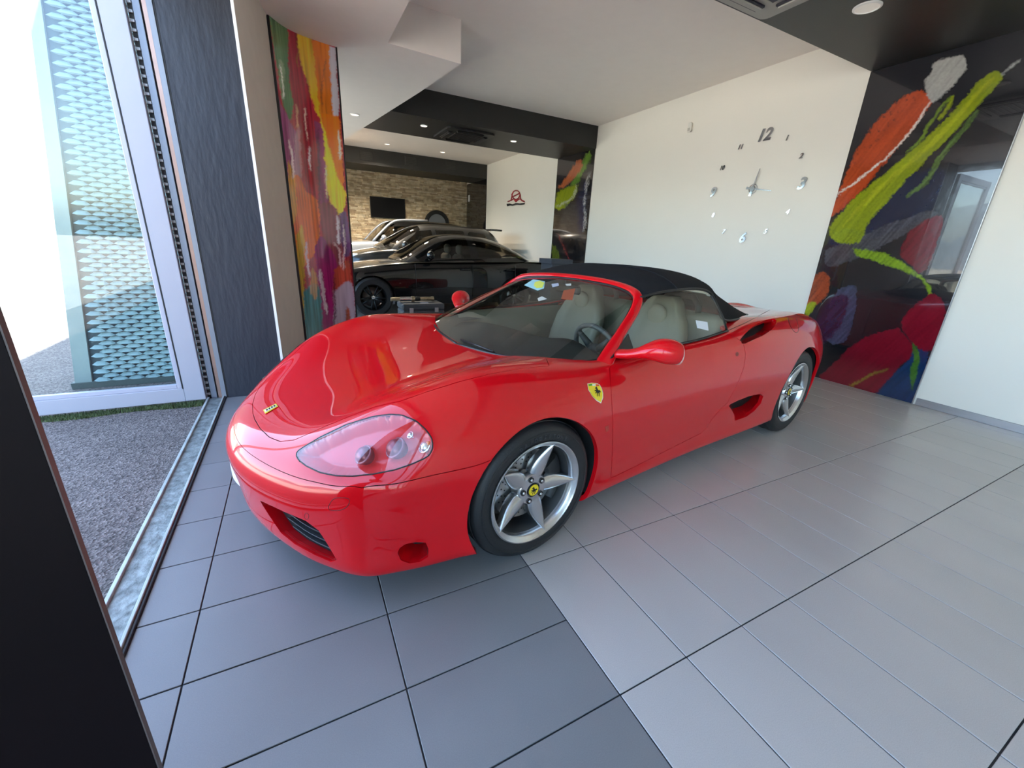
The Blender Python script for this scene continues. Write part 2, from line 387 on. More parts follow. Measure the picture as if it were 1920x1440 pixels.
# ------------------------------------------------------------------ outside
def asphalt_mat():
    m = bpy.data.materials.new('asphalt'); m.use_nodes = True; nt = m.node_tree; b = nt.nodes['Principled BSDF']; b.inputs['Roughness'].default_value = .9
    ge = nt.nodes.new('ShaderNodeNewGeometry'); v = nt.nodes.new('ShaderNodeTexVoronoi'); v.inputs['Scale'].default_value = 90
    nt.links.new(ge.outputs['Position'], v.inputs['Vector'])
    n = nt.nodes.new('ShaderNodeTexNoise'); n.inputs['Scale'].default_value = 2.5; n.inputs['Detail'].default_value = 5; nt.links.new(ge.outputs['Position'], n.inputs['Vector'])
    r = nt.nodes.new('ShaderNodeValToRGB'); e = r.color_ramp.elements; e[0].position = 0; e[0].color = (.022, .017, .015, 1); e[1].position = 1; e[1].color = (.23, .195, .18, 1)
    nt.links.new(v.outputs['Color'], r.inputs['Fac'])
    x = nt.nodes.new('ShaderNodeMix'); x.data_type = 'RGBA'; x.blend_type = 'MULTIPLY'; x.inputs['Factor'].default_value = .6
    nt.links.new(r.outputs[0], x.inputs['A']); nt.links.new(n.outputs['Color'], x.inputs['B']); 
    mr = nt.nodes.new('ShaderNodeMapRange'); mr.inputs['From Min'].default_value = .3; mr.inputs['From Max'].default_value = .7; mr.inputs['To Min'].default_value = .75; mr.inputs['To Max'].default_value = 1.2
    nt.links.new(n.outputs['Fac'], mr.inputs['Value']); nt.links.new(mr.outputs[0], x.inputs['B'])
    nt.links.new(x.outputs['Result'], b.inputs['Base Color'])
    bp = nt.nodes.new('ShaderNodeBump'); bp.inputs['Strength'].default_value = .7; bp.inputs['Distance'].default_value = .008
    nt.links.new(v.outputs['Distance'], bp.inputs['Height']); nt.links.new(bp.outputs[0], b.inputs['Normal']); return m
gr = box('ground_asphalt', (-90, -60, -.25), (-.768, 120, -.012), asphalt_mat()); tag(gr, kind='structure')
yd = box('ground_yard', (-90, -60, -.2), (-3.4, 120, -.008), mat('pale_yard_concrete', (.42, .39, .34), .9, noise=.12, nscale=.8, world_noise=True)); tag(yd, kind='structure')
# artificial grass strip under the open leaf
rs = random.Random(5); V = []; F = []
for k in range(5200):
    x, y = rs.uniform(-1.95, -.79), rs.uniform(3.865, 3.985)
    if y < 3.885 + .02 * math.sin(x * 9): continue
    h = rs.uniform(.012, .03); a = rs.uniform(0, 6.28); dx, dy = .0035 * math.cos(a), .0035 * math.sin(a); n = len(V)
    V += [(x - dx, y - dy, -.013), (x + dx, y + dy, -.013), (x + rs.uniform(-.012, .012), y + rs.uniform(-.012, .012), -.013 + h)]; F.append((n, n + 1, n + 2))
g = mesh_obj('grass_strip', V, F, mat('green_turf', (.085, .12, .045), .8, noise=.4, nscale=30)); tag(g, 'strip of short green turf under the open glass door', 'grass', kind='stuff')
# pylon clad in expanded metal mesh
M_mesh = mat('pale_teal_mesh', (.26, .36, .36), .5, metal=.1, noise=.1, nscale=5)
py = empty('mesh_screen', (-1.2, 4.66, -.012)); tag(py, 'tall pale teal expanded metal screen standing behind the glass door', 'screen')
V = []; F = []; px0 = lambda z: -1.68 + .115 * z; pw, ph = .115, .036; rows = int(3.3 / ph)
for r in range(rows):
    z = .06 + r * ph; x = px0(z) + pw * .55 + (pw / 2 if r % 2 else 0)
    while x < -.3:
        n = len(V); q = pw * .52; a = .014; xs = (x - q, x - q * .45, x + q * .45, x + q)
        V += [(X_ + 1.2, y_, z_) for X_, y_, z_ in [(xs[0], 0, z), (xs[1], -a, z - .006), (xs[2], -a, z - .006), (xs[3], 0, z),
                                                  (xs[2], .012, z + .026), (xs[1], .012, z + .026)]]
        F += [(n, n + 1, n + 5), (n + 1, n + 2, n + 4, n + 5), (n + 2, n + 3, n + 4)]
        V += [(X_ + 1.2, y_, z_) for X_, y_, z_ in [(xs[0], .0, z), (xs[1], -a, z - .006), (xs[2], -a, z - .006), (xs[3], .0, z), (xs[2], .008, z - .013), (xs[1], .008, z - .013)]]
        n += 6; F += [(n, n + 5, n + 1), (n + 1, n + 5, n + 4, n + 2), (n + 2, n + 4, n + 3)]
        x += pw
mesh_obj('expanded_metal_sheet', V, F, M_mesh, py)
bm = bmesh.new(); prism(bm, [(-1.70 + 1.2, .03, .02), (-.3 + 1.2, .03, .02), (-.3 + 1.2, .03, 3.4), (-1.30 + 1.2, .03, 3.4)], (0, .02, 0)); bm_obj('backing_sheet', bm, mat('teal_backing', (.04, .075, .085), .6, noise=.1), py)
bm = bmesh.new(); prism(bm, [(-1.80 + 1.2, 0, .0), (-1.69 + 1.2, 0, .0), (-1.30 + 1.2, 0, 3.4), (-1.36 + 1.2, 0, 3.4)], (0, .06, 0)); bm_obj('edge_post', bm, mat('pale_green_post', (.30, .36, .34), .5, noise=.05), py)
box('base_rail', (-.62, -.01, .0), (.9, .06, .055), mat('dark_base_rail', (.07, .09, .08), .6), py, .003)
# far things in the glare
fw = box('boundary_wall', (-40.6, -30, -.2), (-40, 90, 1.0), mat('pale_concrete', (.5, .47, .42), .9, noise=.15, nscale=.7)); tag(fw, 'pale low boundary wall far across the sunlit yard', 'wall')
for i, (x, y, w, h) in enumerate([(-30, 62, 9, 5.5), (-52, 60, 12, 7)]):
    b = empty('distant_house', (x, y, -.012)); tag(b, ['small pale house across the sunlit yard', 'larger pale house behind the boundary wall'][i], 'house')
    box('wall', (-w / 2, -4, 0), (w / 2, 4, h), mat('pale_house', (.6, .57, .5), .9, noise=.1), b)
    bm = bmesh.new(); prism(bm, [(-w / 2 - .4, -4.4, h), (w / 2 + .4, -4.4, h), (0, -4.4, h + 2)], (0, 8.8, 0)); bm_obj('roof', bm, mat('tile_roof', (.42, .27, .2), .9, noise=.2), b)
    for k in (-1, 1): box('window', (k * w / 4 - .6, -4.05, 1.6), (k * w / 4 + .6, -3.98, 3), M_dk, b)
bm = bmesh.new(); rs = random.Random(11); V = []; n = 60
G = np.array([[(-400 + 0 * j, -300 + 700 * i / n, -3 if j == 0 else 18 + 34 * abs(math.sin(i * .21) * math.cos(i * .083 + 1)) + rs.uniform(-2, 2)) if j < 2 else (-470, -300 + 700 * i / n, -3) for j in range(3)] for i in range(n + 1)])
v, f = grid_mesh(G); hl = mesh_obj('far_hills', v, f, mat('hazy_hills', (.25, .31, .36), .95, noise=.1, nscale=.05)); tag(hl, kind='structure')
# ------------------------------------------------------------------ the red roadster
CA = math.radians(8.75)
hub_w = at((1008, 925), 2, .325)
LF = np.array([math.sin(CA), -math.cos(CA), 0]); FW = np.array([-math.cos(CA), -math.sin(CA), 0])
CO = hub_w - .915 * LF; CO[2] = 0
def toW(P): P = np.asarray(P, float); return CO + P[..., :1] * FW + P[..., 1:2] * LF + P[..., 2:3] * np.array([0, 0, 1.])
CL = np.array([(CAM - CO) @ FW, (CAM - CO) @ LF, CAM_H])
def rayL(p): r = ray(p); r = r / np.linalg.norm(r); return np.array([r @ FW, r @ LF, r[2]])
def cpix(P): return project(toW(P))
car = empty('sports_car', tuple(CO), math.pi + CA)
tag(car, 'glossy red two-seat sports car with black fabric soft top parked on the tiled floor', 'car')

M_red = mat('red_lacquer', (.60, .0022, .007), .45, coat=1., coat_rough=.008, spec=.05, noise=.01)
M_red.node_tree.nodes['Principled BSDF'].inputs['Coat IOR'].default_value = 1.52
M_dark = mat('dark_underbody', (.008, .008, .008), .7, noise=.1)
M_fabric = mat('black_canvas', (.011, .011, .0125), .9, spec=.2, noise=.2, nscale=60, bump=.25, bscale=420)
M_tyre = mat('tyre_rubber', (.016, .016, .017), .55, noise=.1, nscale=20, bump=.08, bscale=120)
M_rim = mat('silver_alloy', (.56, .56, .57), .27, metal=.95, noise=.03, coat=.5)
M_barrel = mat('grey_alloy', (.36, .36, .36), .35, metal=.9, noise=.04)
M_disc = mat('brake_disc', (.42, .41, .40), .35, metal=.9, noise=.1, nscale=30)
M_cal = mat('black_caliper', (.02, .02, .02), .4, noise=.05)
M_yel = mat('badge_yellow', (.80, .60, .01), .3, coat=.6)
M_blk = mat('badge_black', (.01, .01, .01), .35)
M_chrome = mat('chrome', (.8, .8, .8), .08, metal=1.)
M_wglass = glass_mat('windscreen_glass', (.78, .82, .76), ior=1.58)
M_sglass = glass_mat('side_glass', (.80, .81, .74), ior=1.5)
M_cover = glass_mat('headlamp_cover_glass', (.95, .95, .96), ior=1.75)
M_trimb = mat('satin_black_trim', (.012, .012, .012), .4, noise=.05)
M_tan = mat('beige_leather', (.27, .245, .19), .5, noise=.06, bump=.15, bscale=160)
M_dash = mat('charcoal_dash', (.035, .036, .034), .6, noise=.08, bump=.15, bscale=220)

# ---- control cage: surface points on half of the body, front to back, centre to side
T = []      # rows across the top: centre -> shoulder -> waist
T.append([(1.030, 0, .500), (1.018, .18, .500), (.973, .35, .503), (.920, .49, .508), (.865, .605, .515), (.810, .69, .522), (.765, .75, .528), (.705, .805, .535)])
T.append([(.970, 0, .538), (.957, .18, .540), (.910, .345, .552), (.857, .475, .572), (.806, .58, .590), (.757, .665, .592), (.70, .75, .572), (.625, .846, .54)])
T.append([(.875, 0, .572), (.862, .18, .577), (.815, .345, .600), (.762, .475, .636), (.712, .585, .664), (.668, .675, .666), (.615, .775, .635), (.535, .874, .547)])
T.append([(.735, 0, .612), (.724, .185, .617), (.680, .36, .648), (.632, .495, .695), (.592, .61, .735), (.555, .71, .732), (.51, .815, .68), (.445, .895, .553)])
T.append([(.550, 0, .660), (.543, .19, .665), (.510, .375, .694), (.478, .525, .750), (.448, .645, .790), (.425, .75, .783), (.398, .850, .705), (.355, .915, .558)])
T.append([(.345, 0, .706), (.342, .195, .710), (.325, .39, .734), (.31, .545, .790), (.298, .67, .831), (.288, .78, .815), (.28, .872, .73), (.27, .932, .57)])
YJ = (0, .2, .4, .55, .68, .79)
for x, zs, sh, wa in [
    (.15, (.745, .748, .768, .818, .853, .833), (.886, .745), (.944, .595)),
    (-.05, (.778, .780, .795, .828, .850, .833), (.890, .752), (.948, .605)),
    (-.25, (.798, .799, .806, .826, .838, .826), (.888, .752), (.945, .608)),
    (-.50, (.812, .812, .814, .820, .825, .818), (.880, .750), (.936, .608)),
    (-.80, (.822, .822, .822, .824, .830, .828), (.873, .756), (.931, .608)),
    (-1.15, (.830, .830, .830, .832, .842, .846), (.872, .772), (.930, .608)),
    (-1.50, (.850, .850, .850, .852, .860, .866), (.882, .792), (.937, .608)),
    (-1.85, (.870, .872, .885, .905, .925, .908), (.902, .82), (.952, .61)),
    (-2.20, (.885, .888, .898, .915, .935, .922), (.906, .832), (.962, .62)),
    (-2.55, (.886, .890, .900, .915, .930, .918), (.900, .832), (.962, .62)),
    (-2.85, (.884, .890, .900, .914, .924, .900), (.880, .815), (.945, .62))]:
    T.append([(x, y, z) for y, z in zip(YJ, zs)] + [(x, *sh), (x, *wa)])
T.append([(-3.10, 0, .876), (-3.10, .2, .88), (-3.10, .39, .89), (-3.10, .54, .898), (-3.10, .66, .894), (-3.10, .755, .866), (-3.09, .828, .795), (-3.08, .892, .62)])
T.append([(-3.30, 0, .862), (-3.30, .19, .865), (-3.30, .37, .87), (-3.295, .5, .868), (-3.29, .60, .852), (-3.28, .69, .82), (-3.26, .755, .76), (-3.24, .815, .62)])
T.append([(-3.42, 0, .80), (-3.42, .18, .80), (-3.415, .34, .795), (-3.405, .46, .785), (-3.395, .56, .765), (-3.38, .64, .735), (-3.365, .695, .69), (-3.345, .74, .62)])
NR = len(T)
def lower(i, j, p):
    """points below the waist for the perimeter point (i, j)"""
    x, y, z = p
    if i == 0:                                       # bumper
        t = j / 7; n = np.array([[1, 0], [.99, .13], [.95, .32], [.90, .44], [.85, .53], [.76, .65], [.62, .78], [.42, .9]][j])
        o = [.040 * (1 - t) + .010 * t, .038 * (1 - t) + .010 * t, .020 * (1 - t) + .012 * t, -.006 + .012 * t, -.09]
        zz = [.440 + .02 * t, .365, .255, .155, .125]
        return [(x + n[0] * d, y + n[1] * d, q) for d, q in zip(o, zz)]
    if i == NR - 1:
        return [(x - .01 * (1 - j / 7), y + .005, .47), (x, y, .36), (x + .02, y - .01, .26), (x + .05, y - .03, .2), (x + .2, y - .12, .18)]
    if x > .2:
        return [(x, y + .010, .45), (x, y + .012, .35), (x, y + .008, .25), (x, y + .000, .158), (x - .01, y - .10, .125)]
    s = min(1, max(0, (-.3 - x) / .3)) * min(1, max(0, (x + 2.3) / .3))     # doors tuck in a little
    return [(x, y + .002 - .006 * s, .47), (x, y - .006 - .010 * s, .345), (x, y - .016 - .012 * s, .245), (x, y - .040, .168), (x, y - .14, .135)]
cv = []; cf = []; idx = {}
def addv(k, p):
    if k not in idx: idx[k] = len(cv); cv.append(tuple(p))
    return idx[k]
for i in range(NR):
    for j in range(8): addv(('t', i, j, 0), T[i][j])
per = [(0, j) for j in range(8)] + [(i, 7) for i in range(1, NR)] + [(NR - 1, j) for j in range(6, -1, -1)]
for i, j in per:
    for k, q in enumerate(lower(i, j, T[i][j])): addv(('t', i, j, k + 1), q)
nh = len(cv)
faces = []; tags = []
for i in range(NR - 1):
    for j in range(7): faces.append((('t', i, j, 0), ('t', i + 1, j, 0), ('t', i + 1, j + 1, 0), ('t', i, j + 1, 0))); tags.append(0)
for (a, b) in zip(per, per[1:]):
    for k in range(5):
        faces.append((('t', *a, k), ('t', *b, k), ('t', *b, k + 1), ('t', *a, k + 1))); tags.append(1 if k < 5 else 2)
# note: winding is checked below; mirror to a full cage so that the centre line is smooth
mir = {}
for k, n in list(idx.items()):
    if abs(cv[n][1]) < 1e-9: mir[n] = n
    else: mir[n] = len(cv); cv.append((cv[n][0], -cv[n][1], cv[n][2]))
cf = [tuple(idx[k] for k in f)[::-1] for f in faces]; cf_m = [tuple(mir[n] for n in f[::-1]) for f in cf]
me = bpy.data.meshes.new('cage'); me.from_pydata(cv, [], cf + cf_m)
me.materials.append(M_red); me.materials.append(M_dark)
me.polygons.foreach_set('material_index', tags + tags); me.update()
co = bpy.data.objects.new('cage', me); col.objects.link(co)
ss = co.modifiers.new('s', 'SUBSURF'); ss.levels = 3; ss.render_levels = 3; ss.boundary_smooth = 'PRESERVE_CORNERS'
target = np.array(cv); cur = target.copy()
def evalmesh():
    dg = bpy.context.evaluated_depsgraph_get(); dg.update(); ev = co.evaluated_get(dg); return ev, ev.to_mesh()
for it in range(4):
    ev, m2 = evalmesh(); L = np.empty(len(m2.vertices) * 3); m2.vertices.foreach_get('co', L); L = L.reshape(-1, 3)[:len(cv)]
    cur = cur + (target - L) * .9; ev.to_mesh_clear(); me.vertices.foreach_set('co', cur.ravel()); me.update()
ss.levels = 4; bpy.context.view_layer.update()
ev, m2 = evalmesh()
V = np.empty(len(m2.vertices) * 3); m2.vertices.foreach_get('co', V); V = V.reshape(-1, 3)
N = np.array([v.normal[:] for v in m2.vertices])
Q = np.array([p.vertices[:] for p in m2.polygons]); TG = np.empty(len(m2.polygons), int); m2.polygons.foreach_get('material_index', TG)
ev.to_mesh_clear(); bpy.data.objects.remove(co); bpy.data.meshes.remove(me)
keep = V[Q][:, :, 1].mean(1) > 0; Q = Q[keep]; TG = TG[keep]
used = np.unique(Q); rm = -np.ones(len(V), int); rm[used] = np.arange(len(used)); V = V[used]; N = N[used]; Q = rm[Q]
V[np.abs(V[:, 1]) < 1e-4, 1] = 0
TRI = np.vstack([Q[:, [0, 1, 2]], Q[:, [0, 2, 3]]]); TG = np.concatenate([TG, TG])
# make sure normals point outwards
fn = np.cross(V[TRI[:, 1]] - V[TRI[:, 0]], V[TRI[:, 2]] - V[TRI[:, 0]])
c_ = V[TRI].mean(1) - np.array([-1.2, 0, .45])
if (fn * c_).sum(1).mean() < 0: TRI = TRI[:, ::-1]; N = -N if (N * (V - np.array([-1.2, 0, .45]))).sum(1).mean() < 0 else N
elif (N * (V - np.array([-1.2, 0, .45]))).sum(1).mean() < 0: N = -N
print('body', len(V), len(TRI))

def cut(coords, poly, vmask, snap=True):
    """snap body vertices to the outline poly in a 2D coordinate space; returns the triangles inside"""
    global V
    P = coords(V); poly = np.asarray(poly, float)
    if coords is pxy: vmask = vmask & ((N * (CL - V)).sum(1) > 0)
    ins = inpoly(P, poly) & vmask
    if snap:
        E = np.vstack([TRI[:, [0, 1]], TRI[:, [1, 2]], TRI[:, [2, 0]]]); E = np.unique(np.sort(E, 1), axis=0)
        X = E[(ins[E[:, 0]] != ins[E[:, 1]]) & vmask[E[:, 0]] & vmask[E[:, 1]]]
        best = {}
        for a, b in X:
            p, q = P[a], P[b]; d = q - p; tb_ = None
            for k in range(len(poly)):
                s, e = poly[k], poly[(k + 1) % len(poly)]; w = e - s; den = d[0] * w[1] - d[1] * w[0]
                if abs(den) < 1e-12: continue
                t = ((s[0] - p[0]) * w[1] - (s[1] - p[1]) * w[0]) / den; u = ((s[0] - p[0]) * d[1] - (s[1] - p[1]) * d[0]) / den
                if -1e-6 <= t <= 1 + 1e-6 and -1e-6 <= u <= 1 + 1e-6: tb_ = t; break
            if tb_ is None: continue
            if tb_ <= .5: v_, t_, o_ = a, tb_, b
            else: v_, t_, o_ = b, 1 - tb_, a
            if v_ not in best or t_ < best[v_][0]: best[v_] = (t_, o_)
        V0 = V.copy(); N0 = N.copy()
        for v_, (t_, o_) in best.items():
            y0 = V0[v_, 1]
            V[v_] = V0[v_] + t_ * (V0[o_] - V0[v_]); n_ = N0[v_] + t_ * (N0[o_] - N0[v_]); N[v_] = n_ / np.linalg.norm(n_)
            if y0 == 0: V[v_, 1] = 0
        P = coords(V)
    cen = P[TRI].mean(1); return inpoly(cen, poly) & vmask[TRI].all(1)
def pxy(A): return cpix(A)
def xz(A): return A[:, [0, 2]]
def circ(c, r, n=72): return [(c[0] + r * math.cos(2 * math.pi * k / n), c[1] + r * math.sin(2 * math.pi * k / n)) for k in range(n)]
alive = np.ones(len(TRI), bool); panel = np.zeros(len(TRI), int)      # 0 shell
ones = np.ones(len(V), bool)
HOOD = [(461, 722), (452, 742), (474, 770), (477, 786), (488, 804), (505, 820), (525, 828), (552, 825), (606, 801), (660, 779), (705, 762), (752, 752), (800, 735), (860, 716), (920, 701), (985, 690),
        (1030, 686), (1010, 640), (800, 560), (600, 600), (500, 660)]
ARF, ARR = (0.004, .33), (-2.59, .345)
def yl(a): return V[:, 1] > a
# wheel arches
for c, r in ((ARF, .352), (ARR, .368)):
    alive &= ~cut(xz, circ(c, r), yl(.45) & (V[:, 2] < .8))
# cockpit opening (plan view)
cock = [(-.11, -.05), (-.15, .30), (-.20, .5), (-.265, .63), (-.35, .705), (-.46, .735), (-.56, .742), (-.9, .752), (-1.3, .762), (-1.62, .762), (-1.665, .745), (-1.68, .70), (-1.69, -.05)]
alive &= ~cut(lambda A: A[:, :2], cock, V[:, 2] > .6)
# hood
hd = cut(pxy, HOOD, (V[:, 2] > .45) & (V[:, 1] < .8) & (V[:, 0] > -.4)) & (TG == 0); panel[hd & alive] = 1
# bumper: everything ahead of the front arch below the waist line
cx_ = V[TRI].mean(1); panel[(TG == 1) & (cx_[:, 0] > .15) & alive] = 2
# door
DOOR = [(1143, 690), (1146, 740), (1149, 790), (1148, 850), (1145, 897), (1196, 872), (1257, 841), (1315, 812), (1326, 801), (1335, 786), (1350, 768), (1363, 756), (1383, 720), (1395, 688), (1398, 665), (1394, 643), (1352, 612), (1250, 600), (1175, 640)]
dr = cut(pxy, DOOR, yl(.70) & (V[:, 0] < -.3) & (V[:, 0] > -1.8)) & alive; panel[dr] = 3
# headlamp
HLP = [(555, 853), (558, 846), (570, 838), (600, 820), (650, 796), (700, 781), (730, 777), (752, 778), (780, 789), (800, 807), (810, 823), (812, 838), (806, 852), (795, 860), (770, 871), (740, 881), (700, 889), (660, 893), (630, 892), (600, 886), (575, 874), (560, 863)]
hl_ = cut(pxy, HLP, yl(.3) & (V[:, 0] > .2)) & alive & (panel != 2); alive_h = hl_.copy()
# bumper mouth, brake duct
MOUTH = [(488, 939), (505, 947), (535, 961), (573, 977), (597, 995), (612, 1018), (625, 1040), (631, 1050), (620, 1053), (590, 1040), (553, 1020), (527, 999), (507, 970), (493, 948)]
mo = cut(pxy, MOUTH, yl(.0) & (V[:, 0] > .4) & (V[:, 2] < .45)) & alive
DUCT = [(746, 1036), (750, 1028), (760, 1021), (780, 1017), (798, 1018), (803, 1030), (802, 1044), (788, 1053), (768, 1056), (752, 1050)]
du = cut(pxy, DUCT, yl(.5) & (V[:, 0] > .3) & (V[:, 2] < .45)) & alive
# side scoops
SC1 = [(1366, 760), (1382, 752), (1405, 743), (1426, 739), (1431, 743), (1426, 757), (1415, 770), (1400, 781), (1386, 786), (1378, 789), (1377, 778), (1372, 768)]
s1 = cut(pxy, SC1, yl(.6) & (V[:, 0] < -1.3) & (V[:, 2] < .7)) & alive & (panel == 0)
SC2 = [(1385, 641), (1392, 632), (1405, 618), (1420, 607), (1436, 600), (1450, 597), (1456, 601), (1454, 609), (1446, 618), (1430, 629), (1410, 638), (1395, 645)]
s2 = cut(pxy, SC2, yl(.6) & (V[:, 0] < -1.3) & (V[:, 2] > .6)) & alive & (panel == 0)
holes = mo | du | s1 | s2
alive &= ~holes; alive &= ~alive_h

def sub(mask):
    f = TRI[mask]; u = np.unique(f); r = -np.ones(len(V), int); r[u] = np.arange(len(u)); return V[u].copy(), N[u].copy(), r[f]
def bound(F):
    E = {}
    for f in F:
        for k in range(len(f)):
            a, b = int(f[k]), int(f[(k + 1) % len(f)]); E[(a, b)] = 1
    return [(a, b) for (a, b) in E if (b, a) not in E]
def panel_obj(name, mask, m, parent, gap=.0024, flange=.010, sides='both', label=None):
    v, n, f = sub(mask); be = bound(f)
    be = [(a, b) for a, b in be if not (v[a, 1] == 0 and v[b, 1] == 0)]
    bs = sorted({a for e in be for a in e})
    # pull the rim back for a shut line, then turn it inwards
    nb = {b: [] for b in bs}; S = set(bs)
    for t in f:
        for k in range(3):
            a = int(t[k])
            if a in S: nb[a] += [int(q) for q in t if int(q) not in S]
    for b in bs:
        if nb[b] and gap:
            d = v[nb[b]].mean(0) - v[b]; d -= n[b] * (d @ n[b]); l = np.linalg.norm(d)
            if v[b, 1] == 0: d[1] = 0
            if l > 1e-6: v[b] = v[b] + d / l * min(gap, .6 * l)
    k0 = len(v); mp = {b: k0 + i for i, b in enumerate(bs)}; k1 = k0 + len(bs); mq = {b: k1 + i for i, b in enumerate(bs)}
    inn = np.array([v[b] - n[b] * flange for b in bs]).reshape(-1, 3)
    inn[np.array([v[b, 1] == 0 for b in bs], bool), 1] = 0
    v2 = np.vstack([v, v[bs], inn]); n2 = np.vstack([n, n[bs], n[bs]])
    f2 = [tuple(t) for t in f] + [(mp[a], mq[a], mq[b], mp[b]) for a, b in be]
    # outward normals for the flange from geometry
    acc = np.zeros_like(v2)
    for q in f2[len(f):]:
        nn = np.cross(v2[q[1]] - v2[q[0]], v2[q[3]] - v2[q[0]])
        for k in q: acc[k] += nn
    for k in range(k0, len(v2)):
        l = np.linalg.norm(acc[k]); n2[k] = acc[k] / l if l > 0 else n2[k]
    def fin(nm, vv, ff, nn): 
        o = mesh_obj(nm, vv, ff, m, parent, True, nn)
        if label: o['label'] = label
        return o
    if sides == 'left': return fin(name, v2, f2, n2)
    if sides == 'pair':
        return fin(name, v2, f2, n2), fin(name, v2 * [1, -1, 1], [t[::-1] for t in f2], n2 * [1, -1, 1])
    r = np.arange(len(v2)) + len(v2); z0 = v2[:, 1] == 0; r[z0] = np.arange(len(v2))[z0]
    n2[z0 & (np.arange(len(v2)) < k0), 1] = 0
    return fin(name, np.vstack([v2, v2 * [1, -1, 1]]), f2 + [tuple(int(r[q]) for q in t[::-1]) for t in f2], np.vstack([n2, n2 * [1, -1, 1]]))
panel_obj('body_shell', alive & (panel == 0), M_red, car, gap=.0016, flange=.022)
panel_obj('bonnet', alive & (panel == 1), M_red, car)
panel_obj('front_bumper', alive & (panel == 2), M_red, car, gap=.0016, flange=.02)
doors = panel_obj('door', alive & (panel == 3), M_red, car, sides='pair')
# dark liner just inside the panels, so that shut lines read dark
v, n, f = sub(alive); v = v - n * .013; v[:, 1] = np.maximum(v[:, 1], 0)
mesh_obj('inner_liner', np.vstack([v, v * [1, -1, 1]]), [tuple(t) for t in f] + [tuple(int(q) + len(v) for q in t[::-1]) for t in f], M_dark, car, True)
BV = BVHTree.FromPolygons([Vector(p) for p in V] + [Vector((p[0], -p[1], p[2])) for p in V], [tuple(map(int, t)) for t in TRI] + [tuple(int(q) + len(V) for q in t[::-1]) for t in TRI])
def hit(p, off=0.):
    h = BV.ray_cast(Vector(CL), Vector(rayL(p)))
    if h[0] is None: return None
    nn = Vector(h[1]); nn = -nn if nn.dot(Vector(rayL(p))) > 0 else nn
    return np.array(h[0] + nn * off)
# ---- hollow shapes behind the openings
def recess(name, mask, depth, m, mdeep=None, dirv=None, back=True, shrink=.0):
    """a tunnel behind an opening: the opening's own faces pushed inwards, joined by a wall"""
    v, n, f = sub(mask); be = bound(f)
    d = -n * depth if dirv is None else np.tile(np.array(dirv, float) * depth, (len(v), 1))
    c = v.mean(0); inner = v + d; inner = inner + (c + d.mean(0) - inner) * shrink
    k = len(v); rim = v - n * .004
    F_ = [(b, a, a + k, b + k) for a, b in be]
    o = []
    for s in (1, -1):
        A = np.vstack([rim, inner]) * [1, s, 1]
        o.append(mesh_obj(name + '_wall', A, [q if s == 1 else q[::-1] for q in F_], m, car, True))
        if back: o.append(mesh_obj(name + '_back', inner * [1, s, 1], [tuple(t) if s == 1 else tuple(t)[::-1] for t in f], mdeep or m, car, True))
    return o
recess('mouth', mo, .05, M_red, M_dark, dirv=(-.9, -.3, -.28), shrink=.08)
recess('brake_duct', du, .10, M_red, M_dark, dirv=(-.55, -.8, 0), shrink=.1)
recess('side_scoop', s1, .17, M_red, M_dark, dirv=(-.78, -.6, .06), shrink=.1)
recess('shoulder_scoop', s2, .16, M_red, M_dark, dirv=(-.72, -.62, -.22), shrink=.25)
# grille slats in the mouth
for s in (1, -1):
    for k, (a, b) in enumerate([((528, 963), (608, 1010)), ((530, 975), (616, 1025)), ((540, 991), (620, 1037))]):
        A = hit(a); B = hit(b)
        if A is None or B is None: continue
        m_ = hit(((a[0] + b[0]) / 2 - 3, (a[1] + b[1]) / 2 + 3)); pts = spline([A, m_, B], 9); bm = bmesh.new()
        for q in range(8):
            p0, p1 = pts[q] * [1, s, 1], pts[q + 1] * [1, s, 1]; i_ = np.array([-.018, -.006 * s, -.004])
            vs = [bm.verts.new(x_) for x_ in (p0 + i_, p1 + i_, p1 + i_ * 2.2 - [0, 0, .006], p0 + i_ * 2.2 - [0, 0, .006], p0 + i_ + [0, 0, .004], p1 + i_ + [0, 0, .004], p1 + i_ * 2.2, p0 + i_ * 2.2)]
            for ff in ((0, 1, 2, 3), (4, 7, 6, 5), (0, 4, 5, 1), (3, 2, 6, 7)): bm.faces.new([vs[t] for t in ff])
        bmesh.ops.remove_doubles(bm, verts=bm.verts, dist=1e-5); bm_obj('grille_slat', bm, mat('grille_slat_grey', (.16, .17, .18), .4, metal=.6), car)
